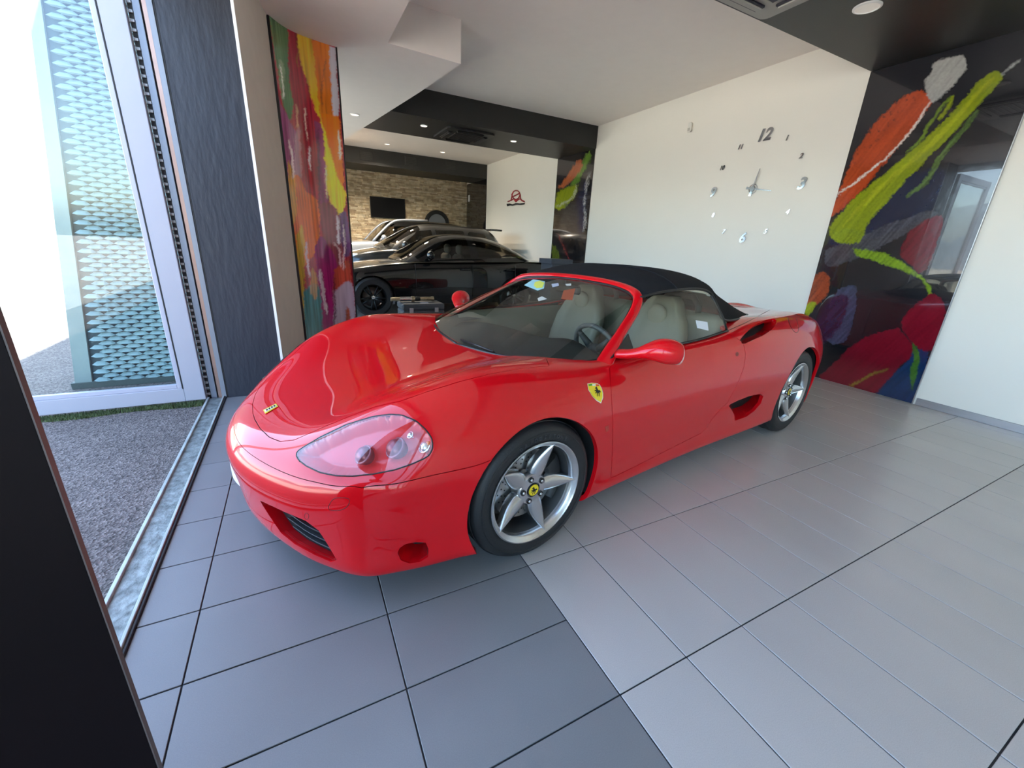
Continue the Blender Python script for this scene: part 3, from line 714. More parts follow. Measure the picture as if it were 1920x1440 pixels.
# ---- headlamps
v, n, f = sub(hl_); be = bound(f); rim = np.array(sorted({a for e in be for a in e}))
dist = np.sqrt(((v[:, None, :] - v[None, rim[::2], :]) ** 2).sum(2)).min(1)
M_lampred = mat('lamp_housing_red', (.70, .03, .03), .35, coat=.4, noise=.05)
for s in (1, -1):
    S = np.array([1, s, 1]); rev = (lambda t: tuple(t)) if s == 1 else (lambda t: tuple(t)[::-1])
    hr = mesh_obj('headlamp', (v - n * (.006 + np.minimum(.042, dist * 1.0))[:, None]) * S, [rev(t) for t in f], M_lampred, car, True)
    hr['label'] = 'teardrop headlamp under a clear cover'
    hi_n = n + np.array([.25, 0, .1]); 
    mesh_obj('lamp_cover', (v + n * .0015) * S, [rev(t) for t in f], M_cover, hr, True, n * S)
    bm = bmesh.new(); loop = {a: b for a, b in be}; st = be[0][0]; path = [st]
    while loop[path[-1]] != st: path.append(loop[path[-1]])
    pts = [(v[a] + n[a] * .0005) * S for a in path[::2]]; tube(bm, pts + [pts[0]], .0026, 6); bm_obj('lamp_seal', bm, M_trimb, hr, True)
    # lamps inside
    def inside(p, d):
        h = hit(p); i = np.argmin(((v - h) ** 2).sum(1)); return (h - n[i] * d) * S, n[i] * S
    for (p, r_, d, m_, nm) in [((796, 838), .024, .022, M_chrome, 'indicator_reflector'), ((767, 814), .013, .02, M_chrome, 'side_lamp'), ((735, 838), .040, .036, mat('smoked_reflector', (.30, .10, .12), .25, metal=.35), 'main_beam_reflector'), ((672, 850), .036, .034, MATS['smoked_reflector'], 'dip_beam_reflector')]:
        c, nn = inside(p, d); bm = bmesh.new(); R_ = Vector((.70, .12 * s, .70)).to_track_quat('Z', 'Y').to_matrix().to_4x4(); R_.translation = Vector(c)
        lathe(bm, [(r_ * .8, -r_ * .9), (r_, -r_ * .2), (r_ * 1.04, 0), (r_ * .96, .06 * r_), (r_ * .9, 0), (r_ * .86, .12 * r_), (r_ * .66, .42 * r_), (r_ * .36, .58 * r_), (.001, .63 * r_)], 'z', 28)
        bmesh.ops.transform(bm, matrix=R_, verts=bm.verts); bm_obj(nm, bm, m_, hr, True)
    c, nn = inside((803, 834), .02); bm = bmesh.new(); bmesh.ops.create_uvsphere(bm, u_segments=16, v_segments=10, radius=.013)
    bmesh.ops.translate(bm, vec=Vector(c), verts=bm.verts); bm_obj('indicator_bulb', bm, mat('amber_bulb', (.85, .22, .03), .2, coat=.5), hr, True)
    q4 = [inside(p, .02)[0] for p in ((600, 850), (690, 815), (752, 835), (700, 868))]
# ---- floor pan and wheel housings
bm = bmesh.new(); bx(bm, (-3.25, -.55, .14), (.85, .55, .2)); bx(bm, (-2.2, -.84, .15), (-.42, .84, .2)); bx(bm, (.38, -.72, .135), (.66, .72, .17)); bx(bm, (-3.3, -.66, .2), (-2.98, .66, .3)); bm_obj('floor_pan', bm, M_dark, car)
for c, r in ((ARF, .362), (ARR, .378)):
    for s in (1, -1):
        bm = bmesh.new(); n_ = 40; A = []; 
        for k in range(n_ + 1):
            a = math.pi * (-.12 + 1.24 * k / n_); A.append([bm.verts.new((c[0] + r * math.cos(a), s * y, c[1] + r * math.sin(a))) for y in (.50, .91)])
        for p, q in zip(A, A[1:]): bm.faces.new((p[0], p[1], q[1], q[0]))
        cc = bm.verts.new((c[0], s * .50, c[1]))
        for p, q in zip(A, A[1:]): bm.faces.new((p[0], q[0], cc))
        bm_obj('wheel_housing', bm, M_dark, car, True)
# ---- wheels
HORSE = [(.30, .02), (.36, .03), (.40, .20), (.50, .34), (.58, .36), (.62, .26), (.56, .12), (.58, .03), (.65, .03), (.66, .14), (.74, .28), (.72, .40), (.80, .44), (.90, .38), (.96, .46), (.90, .58), (.84, .55), (.83, .68), (.76, .60),
         (.68, .58), (.58, .68), (.50, .84), (.44, .97), (.40, .92), (.30, .88), (.20, .80), (.22, .74), (.32, .76), (.36, .68), (.30, .60), (.20, .64), (.08, .60), (.10, .50), (.16, .55), (.28, .50), (.22, .42), (.12, .40), (.10, .30), (.17, .30), (.18, .35), (.34, .40), (.38, .34), (.32, .22)]
def wheel(R, hw, s, x, y, label):
    """tyre with its rim, spokes, brake; axis along y, outer face at +y"""
    bm = bmesh.new(); rr = .236
    lathe(bm, [(rr, -hw + .012), (rr + .012, -hw + .002), (rr + .04, -hw - .004), (R - .02, -hw + .001), (R - .007, -hw + .016), (R, -hw + .04), (R, hw - .04), (R - .007, hw - .016), (R - .02, hw - .001), (R - .036, hw + .005), (R - .039, hw + .003),
               (R - .046, hw + .006), (rr + .02, hw + .003), (rr + .008, hw - .002), (rr, hw - .012), (rr - .01, hw - .03), (rr - .01, -hw + .03)], 'y', 96, close=True)
    # tread grooves as raised ribs
    for t in (-.6, -.2, .2, .6): lathe(bm, [(R - .002, t * hw - .012), (R + .0022, t * hw - .010), (R + .0022, t * hw + .010), (R - .002, t * hw + .012)], 'y', 96)
    w = bm_obj('wheel', bm, M_tyre, car, True, 35); w.location = (x, y, R + .001)
    if s < 0: w.rotation_euler = (0, 0, math.pi)
    w['label'] = label
    bm = bmesh.new(); o = hw
    lathe(bm, [(.232, o - .014), (.240, o - .006), (.2435, o + .001), (.243, o + .004), (.238, o + .005), (.2325, o - .001), (.222, o - .006), (.217, o - .012), (.2155, o - .026), (.213, o - .034)], 'y', 96)
    bm_obj('rim', bm, M_rim, w, True, 40)
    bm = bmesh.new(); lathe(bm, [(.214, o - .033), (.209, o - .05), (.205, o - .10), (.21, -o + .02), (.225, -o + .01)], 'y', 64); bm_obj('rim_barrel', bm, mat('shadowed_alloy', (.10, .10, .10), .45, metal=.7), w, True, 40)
    a0 = math.radians(20) * (1 if s > 0 else -1)
    bm = bmesh.new(); hubp = [(.001, o - .034), (.034, o - .034), (.036, o - .030), (.070, o - .033), (.080, o - .045), (.082, o - .085), (.001, o - .085)]
    lathe(bm, hubp, 'y', 48); bm_obj('hub', bm, M_rim, w, True, 40)
    rs_ = np.linspace(.045, .230, 15); wid = spline([(.045, .022), (.07, .036), (.10, .0405), (.135, .036), (.17, .0265), (.205, .0135), (.230, .003)], 60)
    hgt = spline([(.045, -.034), (.08, -.028), (.13, -.022), (.18, -.012), (.23, -.001)], 60)
    for k in range(5):
        a = a0 + k * 2 * math.pi / 5; bm = bmesh.new(); ca, sa = math.sin(a) * -1, math.cos(a); rows = []
        for r_ in rs_:
            w_ = np.interp(r_, wid[:, 0], wid[:, 1]); t_ = o + np.interp(r_, hgt[:, 0], hgt[:, 1]); row = []
            for u, dz in ((-1, -.052), (-1, -.020), (-.86, -.0115), (-.45, -.0035), (0, 0), (.45, -.0035), (.86, -.0115), (1, -.020), (1, -.052)):
                q = w_ * u; row.append(bm.verts.new((r_ * ca + q * sa, t_ + dz * (.55 + .45 * w_ / .04), r_ * sa - q * ca)))
            rows.append(row)
        for A, B in zip(rows, rows[1:]):
            for j in range(8): bm.faces.new((A[j], A[j + 1], B[j + 1], B[j]))
            bm.faces.new((A[8], A[0], B[0], B[8]))
        bm.faces.new(rows[-1]); bm_obj('spoke', bm, M_rim, w, True, 50)
        b_ = a + math.pi / 5; bc = (.0555 * -math.sin(b_), 0, .0555 * math.cos(b_))
        bm = bmesh.new(); lathe(bm, [(.0135, o - .032), (.0135, o - .027), (.010, o - .0265), (.010, o - .034)], 'y', 20, bc); bm_obj('bolt_recess', bm, M_blk, w, True, 40)
        bm = bmesh.new(); lathe(bm, [(.001, o - .023), (.0055, o - .023), (.0075, o - .026), (.008, o - .034)], 'y', 12, bc); bm_obj('wheel_bolt', bm, M_chrome, w, True, 40)
    bm = bmesh.new(); lathe(bm, [(.001, o - .024), (.026, o - .0245), (.028, o - .028), (.028, o - .036)], 'y', 36); cap = bm_obj('centre_cap', bm, M_yel, w, True, 40)
    bm = bmesh.new(); lathe(bm, [(.0275, o - .026), (.031, o - .0265), (.0325, o - .030), (.032, o - .036)], 'y', 36); bm_obj('cap_ring', bm, M_blk, w, True, 40)
    bm = bmesh.new(); prism(bm, [(-(p - .5) * .040, o - .0236, (q - .5) * .040) for p, q in HORSE], (0, -.002, 0)); bm_obj('horse_emblem', bm, M_blk, cap)
    bm = bmesh.new(); lathe(bm, [(.06, .0), (.06, .012), (.098, .014), (.168, .014), (.170, .012), (.170, -.012), (.168, -.014), (.09, -.014)], 'y', 64); disc = bm_obj('brake_disc', bm, M_disc, w, True, 40)
    bm = bmesh.new()
    for k in range(24):
        for q, r_ in enumerate((.112, .130, .148)):
            a = 2 * math.pi * (k + q * .33) / 24; bmesh.ops.create_circle(bm, cap_ends=True, radius=.0042, segments=8, matrix=Matrix.Translation((r_ * math.cos(a), .0146, r_ * math.sin(a))) @ Matrix.Rotation(math.pi / 2, 4, 'X'))
    bm_obj('drill_hole', bm, M_blk, disc)
    bm = bmesh.new(); A = []
    for k in range(13):
        a = math.radians(-38 + 76 * k / 12) + (math.pi if s > 0 else 0); A.append([bm.verts.new((r_ * math.cos(a), t_, r_ * math.sin(a) + .0)) for r_, t_ in ((.105, -.045), (.105, .040), (.118, .052), (.175, .052), (.192, .04), (.192, -.045))])
    for p, q in zip(A, A[1:]):
        for j in range(6): bm.faces.new((p[j], p[(j + 1) % 6], q[(j + 1) % 6], q[j]))
    bm.faces.new(A[0]); bm.faces.new(A[-1]); bm_obj('brake_caliper', bm, M_cal, w, True, 40)
    return w
wheel(.325, .106, 1, 0, .808, 'front wheel with silver five-spoke star rim'); wheel(.325, .106, -1, 0, -.808, 'front wheel with silver five-spoke star rim')
wheel(.338, .136, 1, -2.595, .784, 'wider rear wheel with silver five-spoke star rim'); wheel(.338, .136, -1, -2.595, -.784, 'wider rear wheel with silver five-spoke star rim')
# raised maker's lettering on the front tyre
fwl = [o for o in car.children if o.name.startswith('wheel') and abs(o.location.x) < .1 and o.location.y > 0 and 'housing' not in o.name][0]
for k, ch in enumerate('BRIDGESTONE'):
    a = math.radians(58 - 6.2 * k + 10); me_ = text_mesh(ch, .024, 0, .0012); o = bpy.data.objects.new('tyre_letter', me_); col.objects.link(o); me_.materials.append(mat('tyre_letter', (.05, .05, .052), .45))
    o.parent = fwl; r_ = .267; ang = math.pi / 2 - a
    th_ = math.radians(24 - 5.4 * k)          # angle from the top towards the nose
    o.matrix_local = Matrix.Translation((r_ * math.sin(th_), .1128, r_ * math.cos(th_))) @ Matrix.Rotation(th_, 4, 'Y') @ Matrix(((-1, 0, 0, 0), (0, 0, 1, 0), (0, 1, 0, 0), (0, 0, 0, 1)))
# ---- windscreen, frame
def both(P): P = np.array(P, float); return np.vstack([P[::-1] * [1, -1, 1], P[1:]])
wb = both(spline([(-.095, 0, .780), (-.135, .30, .790), (-.185, .50, .805), (-.250, .63, .814), (-.335, .705, .818), (-.44, .738, .820), (-.525, .742, .825)], 25))
wt = both(spline([(-1.035, 0, 1.140), (-1.028, .15, 1.138), (-1.015, .30, 1.132), (-.985, .44, 1.120), (-.950, .53, 1.102), (-.925, .565, 1.082)], 25))
Gm = []
for q in np.linspace(0, 1, 22):
    P = wb * (1 - q) + wt * q; Gm.append(P + np.array([.45, 0, .9]) * (.022 * 4 * q * (1 - q)) * (1 - .5 * np.linspace(-1, 1, len(P))[:, None] ** 4))
v, f = grid_mesh(np.array(Gm)); WSV, WSF = v, f
ws = mesh_obj('windscreen', v, f, M_wglass, car, True)
WB = BVHTree.FromPolygons([Vector(p) for p in v], [tuple(map(int, t)) for t in f])
def sweep(name, path, rx, ry, nrm, m, parent=car, n=12):
    """elliptical bar along path; rx across, ry along the direction nrm(i)"""
    path = np.array(path); bm = bmesh.new(); R_ = []
    for i, p in enumerate(path):
        t = path[min(i + 1, len(path) - 1)] - path[max(i - 1, 0)]; t = t / np.linalg.norm(t); u = np.array(nrm(i, p), float); u -= t * (u @ t); u /= np.linalg.norm(u); w = np.cross(t, u)
        a_ = rx[i] if hasattr(rx, '__len__') else rx; b_ = ry[i] if hasattr(ry, '__len__') else ry
        R_.append([bm.verts.new(p + w * a_ * math.copysign(abs(math.cos(q)) ** .7, math.cos(q)) + u * b_ * math.copysign(abs(math.sin(q)) ** .7, math.sin(q))) for q in [2 * math.pi * k / n for k in range(n)]])
    for A, B in zip(R_, R_[1:]):
        for k in range(n): bm.faces.new((A[k], A[(k + 1) % n], B[(k + 1) % n], B[k]))
    bm.faces.new(R_[0]); bm.faces.new(R_[-1]); return bm_obj(name, bm, m, parent, True)
fr = both(spline([(-1.052, 0, 1.150), (-1.045, .15, 1.149), (-1.03, .30, 1.143), (-.995, .45, 1.131), (-.957, .545, 1.112), (-.925, .592, 1.080), (-.85, .632, 1.020), (-.70, .69, .938), (-.585, .737, .872), (-.49, .775, .808), (-.43, .795, .765)], 60))
sweep('windscreen_frame', fr, [.021 + .006 * min(1, max(0, (abs(p[1]) - .5) / .1)) + .02 * max(0, (abs(p[1]) - .70) / .09) for p in fr], .016, lambda i, p: (.5, np.sign(p[1]) * (.55 if abs(p[1]) > .55 else .1), .8), M_red)
# black glass seal
for s in (1, -1):
    gs = spline([(-1.035, 0, 1.138), (-1.01, .30, 1.130), (-.975, .45, 1.116), (-.938, .55, 1.094), (-.88, .59, 1.040), (-.70, .665, .932), (-.585, .712, .862), (-.52, .735, .828), (-.43, .736, .822), (-.335, .706, .820), (-.25, .632, .816), (-.185, .50, .806), (-.135, .30, .792), (-.095, 0, .782)], 70) * [1, s, 1]
    bm = bmesh.new(); tube(bm, gs, .009, 8); bm_obj('windscreen_seal', bm, M_trimb, car, True)
# cowl below the glass
G = np.array([[(p[0] + .015, p[1], p[2] - .004), (p[0] - .05, p[1] * .97, p[2] - .03), (p[0] - .16, p[1] * .9, p[2] - .04)] for p in wb]); v, f = grid_mesh(G); mesh_obj('cowl', v, f, M_dash, car, True)
# wipers
for a, b, c_ in [((822, 628), (868, 641), (928, 664)), ((812, 612), (815, 590), (838, 566))]:
    P = []
    for p in (a, b, c_):
        h = WB.ray_cast(Vector(CL), Vector(rayL(p))); P.append(np.array(h[0]) + np.array([.012, 0, .016]) if h[0] else None)
    P = [p for p in P if p is not None]
    if len(P) > 1:
        bm = bmesh.new(); tube(bm, spline(P, 10) if len(P) > 2 else P, .006, 6); w_ = bm_obj('wiper_arm', bm, M_trimb, car, True)
        bm = bmesh.new(); tube(bm, [p - np.array([.01, 0, .008]) for p in (spline(P, 10) if len(P) > 2 else P)], .0045, 6); bm_obj('wiper_blade', bm, M_rubber, w_, True)
# ---- soft top
SEC = [((-1.045, 0, 1.160), (-.935, .595, 1.095)), ((-1.13, 0, 1.200), (-1.03, .622, 1.118)), ((-1.35, 0, 1.238), (-1.22, .640, 1.136)), ((-1.62, 0, 1.236), (-1.42, .655, 1.138)), ((-1.88, 0, 1.205), (-1.53, .675, 1.110)), ((-2.08, 0, 1.155), (-1.59, .70, 1.035)),
       ((-2.25, 0, 1.090), (-1.66, .725, .945)), ((-2.40, 0, 1.015), (-1.95, .69, .926)), ((-2.52, 0, .945), (-2.28, .585, .918)), ((-2.57, 0, .890), (-2.42, .48, .900))]
SCs = spline([np.concatenate([a, b]) for a, b in SEC], 46)
def top_section(c, e, n=21):
    t = np.linspace(0, 1, n)[:, None]; y = e[1] * np.sin(t * math.pi / 2) ** .92; k = (y / max(e[1], 1e-6))
    return np.hstack([c[0] + (e[0] - c[0]) * k ** 2.2, y, e[2] + (c[2] - e[2]) * (1 - k ** 2.6) ** .8])
G = np.array([np.vstack([top_section(r[:3], r[3:])[::-1] * [1, -1, 1], top_section(r[:3], r[3:])[1:]]) for r in SCs])
Gw = G.copy(); v, f = grid_mesh(G); I = np.arange(len(v)).reshape(G.shape[:2])
# plastic rear window
def rw(q): c = v[list(q)].mean(0); return -2.36 < c[0] < -1.98 and abs(c[1]) < .42
fb = [q for q in f if not rw(q)]; fw_ = [q for q in f if rw(q)]
V2, F2 = solid(v, [q[::-1] for q in fb], .006); st = mesh_obj('soft_top', V2, F2, M_fabric, car, True); st['label'] = 'black canvas soft top'
mesh_obj('rear_window', v, [tuple(q) for q in fw_], M_sglass, st, True)
# stitched seams and rear bow
for r_ in (10, 24): bm = bmesh.new(); tube(bm, [p + np.array([0, 0, .002]) for p in G[r_]], .004, 6); bm_obj('roof_bow_seam', bm, M_fabric, st, True)
for s in (1, -1): bm = bmesh.new(); tube(bm, [p * [1, s, 1] for p in G[:, -1]], .008, 8); bm_obj('hem', bm, M_trimb, st, True)
# ---- side glass
for s in (1, -1):
    lo = spline([(-.545, .765, .838), (-.9, .775, .846), (-1.3, .78, .862), (-1.615, .775, .885)], 16); hi_ = spline([(-.552, .762, .845), (-.93, .602, 1.085), (-1.22, .640, 1.132), (-1.42, .652, 1.134), (-1.525, .672, 1.105), (-1.60, .735, .97)], 16)
    hi2 = spline([(-.60, .742, .872), (-.78, .672, .985), (-.945, .606, 1.095), (-1.22, .645, 1.135), (-1.42, .655, 1.135), (-1.53, .678, 1.10)], 24)
    lo2 = spline([(-.56, .768, .838), (-.9, .778, .846), (-1.3, .783, .862), (-1.62, .778, .888)], 24)
    G = np.array([lo2 * (1 - q) + hi2 * q + np.array([0, .012 * 4 * q * (1 - q), 0]) for q in np.linspace(0, 1, 10)]) * [1, s, 1]; v, f = grid_mesh(G)
    gl = mesh_obj('side_window', v, f, M_sglass, doors[0] if s == 1 else doors[1], True)
    bm = bmesh.new(); tube(bm, lo2 * [1, s, 1] + np.array([0, .006 * s, 0]), .0075, 8); bm_obj('window_seal', bm, M_trimb, gl, True)
    bm = bmesh.new(); tube(bm, [np.array(q) * [1, s, 1] for q in ((-1.62, .78, .888), (-1.60, .745, .97), (-1.56, .705, 1.05), (-1.53, .68, 1.10))], .007, 8); bm_obj('rear_seal', bm, M_trimb, gl, True)
    bm = bmesh.new(); prism(bm, [np.array(q) * [1, s, 1] for q in ((-.52, .788, .838), (-.70, .792, .845), (-.70, .735, .935), (-.61, .765, .885))], (0, -.006 * s, 0)); bm_obj('corner_panel', bm, M_trimb, gl)
    # rear quarter filler behind the window: deck hump
# ---- door mirrors
for s in (1, -1):
    Z = []
    axis = spline([(-.570, .80, .860), (-.578, .85, .870), (-.592, .895, .884), (-.612, .933, .898), (-.642, .966, .906), (-.676, .996, .904), (-.700, 1.014, .899), (-.710, 1.02, .897)], 24)
    ra = spline([(.050, .024), (.044, .024), (.042, .027), (.052, .040), (.066, .055), (.070, .060), (.065, .055), (.058, .050)], 24)
    bm = bmesh.new(); rings = []
    for i, (p, (a_, b_)) in enumerate(zip(axis, ra)):
        t = axis[min(i + 1, 23)] - axis[max(i - 1, 0)]; t /= np.linalg.norm(t); w = np.cross(t, (0, 0, 1)); w /= np.linalg.norm(w); u = np.cross(w, t)
        rings.append([bm.verts.new((p + w * a_ * math.cos(q) + u * b_ * math.sin(q)) * [1, s, 1]) for q in [2 * math.pi * k / 24 for k in range(24)]])
    for A, B in zip(rings, rings[1:]):
        for k in range(24): bm.faces.new((A[k], A[(k + 1) % 24], B[(k + 1) % 24], B[k]))
    bm.faces.new(rings[0]); mr = bm_obj('door_mirror', bm, M_red, car, True)
    p = axis[-1]; bm = bmesh.new(); bm.faces.new([bm.verts.new(np.array(q.co) if False else q) for q in [Vector((p + np.cross((axis[-1] - axis[-2]) / np.linalg.norm(axis[-1] - axis[-2]), (0, 0, 1)) * .054 * math.cos(a) + np.array([0, 0, 1]) * .047 * math.sin(a)) * [1, s, 1]) for a in [2 * math.pi * k / 24 for k in range(24)]]])
    bm_obj('mirror_glass', bm, M_chrome, mr)
    bm = bmesh.new(); tube(bm, [r.to_tuple() if False else tuple(r) for r in [Vector((p + np.cross((axis[-1] - axis[-2]) / np.linalg.norm(axis[-1] - axis[-2]), (0, 0, 1)) * .058 * math.cos(a) + np.array([0, 0, 1]) * .050 * math.sin(a)) * [1, s, 1]) for a in [2 * math.pi * k / 24 for k in range(25)]]], .004, 6); bm_obj('mirror_rim', bm, mat('mirror_rim_pink', (.6, .35, .3), .4), mr, True)
# ---- cabin
bm = bmesh.new(); bx(bm, (-1.75, -.70, .2), (-.25, .70, .24)); bm_obj('cabin_floor', bm, M_dark, car)
G = np.array([[(x, y, z + .05 * (math.exp(-((y - .36) / .2) ** 2) if k > 1 else 0) - .03 * (abs(y) / .7) ** 3) for k, (x, z) in enumerate([(-.16, .755), (-.35, .785), (-.55, .79), (-.68, .78), (-.745, .74), (-.75, .62), (-.72, .45)])] for y in np.linspace(-.72, .72, 33)])
v, f = grid_mesh(G); mesh_obj('dashboard', v, f, M_dash, car, True)
for s in (1, -1):
    G = np.array([[(x, s * y, z) for y, z in ((.75, .84), (.72, .80), (.70, .66), (.715, .45), (.70, .25))] for x in np.linspace(-.5, -1.72, 12)]); v, f = grid_mesh(G); mesh_obj('door_lining', v, f, M_tan, car, True)
    bm = bmesh.new(); bx(bm, (-1.35, .11 * 1, .24), (-.86, .62, .44), .05); bm_obj('seat_cushion', bm, M_tan, car, True).scale = (1, s, 1)
    # backrest with shaped headrest
    prof = [(.20, .40), (.25, .52), (.26, .66), (.25, .80), (.21, .90), (.16, .965), (.13, 1.02), (.09, 1.055)]; bm = bmesh.new(); rings = []
    for w_, z in prof:
        xb = -1.32 - (z - .4) * .36; rings.append([bm.verts.new((xb + .055 * math.sin(a) + (.03 if abs(math.cos(a)) > .7 and math.sin(a) >= -.2 else 0), s * .365 + w_ * math.copysign(abs(math.cos(a)) ** .6, math.cos(a)), z)) for a in [2 * math.pi * k / 24 for k in range(24)]])
    for A, B in zip(rings, rings[1:]):
        for k in range(24): bm.faces.new((A[k], A[(k + 1) % 24], B[(k + 1) % 24], B[k]))
    bm.faces.new(rings[-1]); sb = bm_obj('seat_back', bm, M_tan, car, True)
    bm = bmesh.new(); cc = Vector((-1.455, s * .365, .935)); lathe(bm, [(.001, .022), (.05, .02), (.068, .012), (.074, 0), (.07, -.01)], 'x', 28); bmesh.ops.translate(bm, vec=cc, verts=bm.verts); bm_obj('headrest_pad', bm, mat('pale_beige_leather', (.31, .28, .22), .5, bump=.1, bscale=200), sb, True)
bm = bmesh.new(); bx(bm, (-1.79, -.70, .2), (-1.652, .70, .958), .03); bm_obj('rear_bulkhead', bm, M_tan, car, True)
bm = bmesh.new(); bx(bm, (-1.7, -.09, .22), (-.7, .09, .50), .03); bm_obj('centre_tunnel', bm, M_dash, car)
for s in (1, -1):
    bm = bmesh.new(); tube(bm, [(-1.70, s * (.365 - .15), .85), (-1.70, s * (.365 - .15), 1.0), (-1.70, s * (.365 - .1), 1.06), (-1.70, s * (.365 + .1), 1.06), (-1.70, s * (.365 + .15), 1.0), (-1.70, s * (.365 + .15), .85)], .022, 10); bm_obj('roll_hoop', bm, M_trimb, car, True)
swm = empty('steering_wheel'); swm.parent = car; swm.location = (-.90, .36, .735); swm.rotation_euler = (0, math.radians(-66), 0)
bm = bmesh.new(); tube(bm, [(.182 * math.cos(a), .182 * math.sin(a), 0) for a in [2 * math.pi * k / 40 for k in range(41)]], .0155, 10, False); bm_obj('wheel_rim', bm, mat('wheel_leather', (.10, .10, .10), .45), swm, True)
for a in (0, 2.3, -2.3): bm = bmesh.new(); tube(bm, [(0, 0, -.02), (.175 * math.cos(a + math.pi), .175 * math.sin(a + math.pi), 0)], [.03, .016], 8); bm_obj('wheel_spoke', bm, M_dash, swm, True)
bm = bmesh.new(); lathe(bm, [(.001, .02), (.045, .015), (.06, -.01), (.05, -.04), (.001, -.04)], 'z', 28); bm_obj('horn_pad', bm, M_dash, swm, True)
bm = bmesh.new(); bx(bm, (-.955, -.12, 1.05), (-.925, .12, 1.105), .012); bm_obj('rear_view_mirror', bm, M_trimb, car)
# ---- badges, stickers, shut lines drawn on the surface
def decal(name, poly, m, off=.0018, bv=None, parent=car, label=None):
    bm = bmesh.new(); P = []
    for p in poly:
        h = (bv or BV).ray_cast(Vector(CL), Vector(rayL(p)))
        if h[0] is None: bm.free(); return None
        nn = h[1] if h[1].dot(Vector(rayL(p))) < 0 else -h[1]; P.append(h[0] + nn * off)
    prism(bm, P, -nn * .0012); o = bm_obj(name, bm, m, parent)
    if label: o['label'] = label
    return o
def smooth_poly(P, n): P = list(P); return spline(P + [P[0]], n)[:-1]
sh = decal('shield_badge', [(1102, 720.5), (1108, 719), (1118, 720), (1123, 722), (1127, 729), (1129, 737), (1129, 745), (1126, 754), (1119, 750), (1111, 742), (1104, 731)], M_yel, .0022, label='yellow shield badge with a black rearing horse')
sh2 = decal('shield_rim', [(1100.5, 719.5), (1108, 717.8), (1118, 718.8), (1124, 721), (1128.5, 729), (1130.5, 737), (1130.5, 746), (1126.5, 756.5), (1118, 751.5), (1110, 743), (1103, 732)], M_chrome, .0012)
decal('horse_emblem', [(1110.5 + 15 * (p * .8 + .1) + (1 - q) * 3.5, 724 + 20 * (1 - q)) for p, q in HORSE], M_blk, .0034)
for k, c_ in enumerate(((.0, .25, .05), (.75, .75, .72), (.6, .01, .01))): decal('shield_stripe', [(1103 + 6.6 * k, 721.3 - .5 * (k == 1)), (1109 + 6.6 * k, 720.4 + .3 * k), (1109.8 + 6.6 * k, 723 + .3 * k), (1104 + 6.6 * k, 724)], mat('badge_stripe_%d' % k, c_, .3), .0030)
decal('nose_badge', [(494, 770), (518, 758), (522, 763), (498, 777)], M_yel, .004, label='small rectangular nose badge')
decal('nose_badge_plate', [(496.5, 770.6), (517, 760.2), (519.5, 763.2), (499, 774.6)], mat('badge_cream', (.75, .70, .5), .3), .0056)
for k in range(4): decal('nose_letter', [(499.5 + 4.6 * k, 769.7 - 2.4 * k), (502.6 + 4.6 * k, 768.2 - 2.4 * k), (503.8 + 4.6 * k, 770.6 - 2.4 * k), (500.8 + 4.6 * k, 772.2 - 2.4 * k)], M_blk, .0068)
M_seam = mat('shut_line', (.03, .001, .002), .6)
def groove(name, poly, r=.0021):
    P = [hit(p, -.0003) for p in poly]; P = [p for p in P if p is not None]
    for s in (1, -1):
        bm = bmesh.new(); tube(bm, [p * [1, s, 1] for p in P], r, 5); bm_obj(name, bm, M_seam, car, True)
groove('fuel_flap_seam', spline([(1477, 595), (1480, 607), (1485, 617), (1491, 623), (1496, 622), (1497, 614), (1495, 605), (1493, 597)], 26))
groove('washer_flap_seam', smooth_poly([(616, 949), (623, 938), (632, 933.5), (650, 934), (655, 938), (654, 945), (647, 953), (634, 957), (618, 956)], 36).tolist() + [(616, 949)], .0012)
groove('deck_lid_seam', spline([(1362, 621), (1385, 611), (1408, 600), (1430, 588), (1448, 579)], 16))
groove('towing_eye_seam', [(575 + 4 * math.cos(a), 968 + 6 * math.sin(a)) for a in np.linspace(0, 6.28, 16)], .001)
decal('side_repeater', [(1134, 800), (1140, 797), (1141.5, 806), (1136, 810)], mat('repeater_lens', (.5, .03, .02), .15, coat=1), .002)
decal('door_lock', [(1382 + 3 * math.cos(a), 664 + 4 * math.sin(a)) for a in np.linspace(0, 5.9, 12)], mat('lock_red', (.25, .02, .02), .3, metal=.4), .001)
# stickers on the glass
for nm, poly, c_, lab in [('permit_sticker', [(983, 535), (1000, 524), (1022, 528), (1020, 541), (1008, 545)], (.35, .62, .66), 'pale blue permit sticker'), ('permit_sticker', [(1003, 530), (1012, 527), (1021, 531), (1017, 540), (1006, 541), (1001, 536)], (.70, .72, .12), 'yellow-green permit disc'),
                          ('windscreen_patch', [(1057, 545), (1079, 541), (1073, 563), (1052, 561)], (.30, .07, .03), 'rust red patch'), ('windscreen_tag', [(1034, 533), (1047, 531), (1048, 536), (1036, 539)], (.40, .44, .5), 'pale tag'), ('windscreen_label', [(1060, 533), (1071, 532), (1071, 536), (1062, 536)], (.5, .5, .44), 'white label'),  # the rust red one is a flat coloured patch on the glass
                          ('windscreen_label', [(1008, 560), (1016, 556), (1026, 561), (1010, 565)], (.55, .6, .6), 'white label')]:
    decal(nm, poly, mat('sticker_' + lab.replace(' ', '_').replace('-', '_'), c_, .5), .002 if nm != 'permit_sticker' or c_[0] < .5 else .004, WB, label=lab)
SGV, SGF = [(o.data, o) for o in col.objects if o.name == 'side_window'][0]
SB = BVHTree.FromPolygons([v_.co for v_ in SGV.vertices], [p_.vertices[:] for p_ in SGV.polygons])
decal('window_label', [(1304, 600.5), (1326, 604), (1328, 620), (1307, 615)], mat('white_label', (.7, .72, .75), .5), .002, SB, label='white paper label')
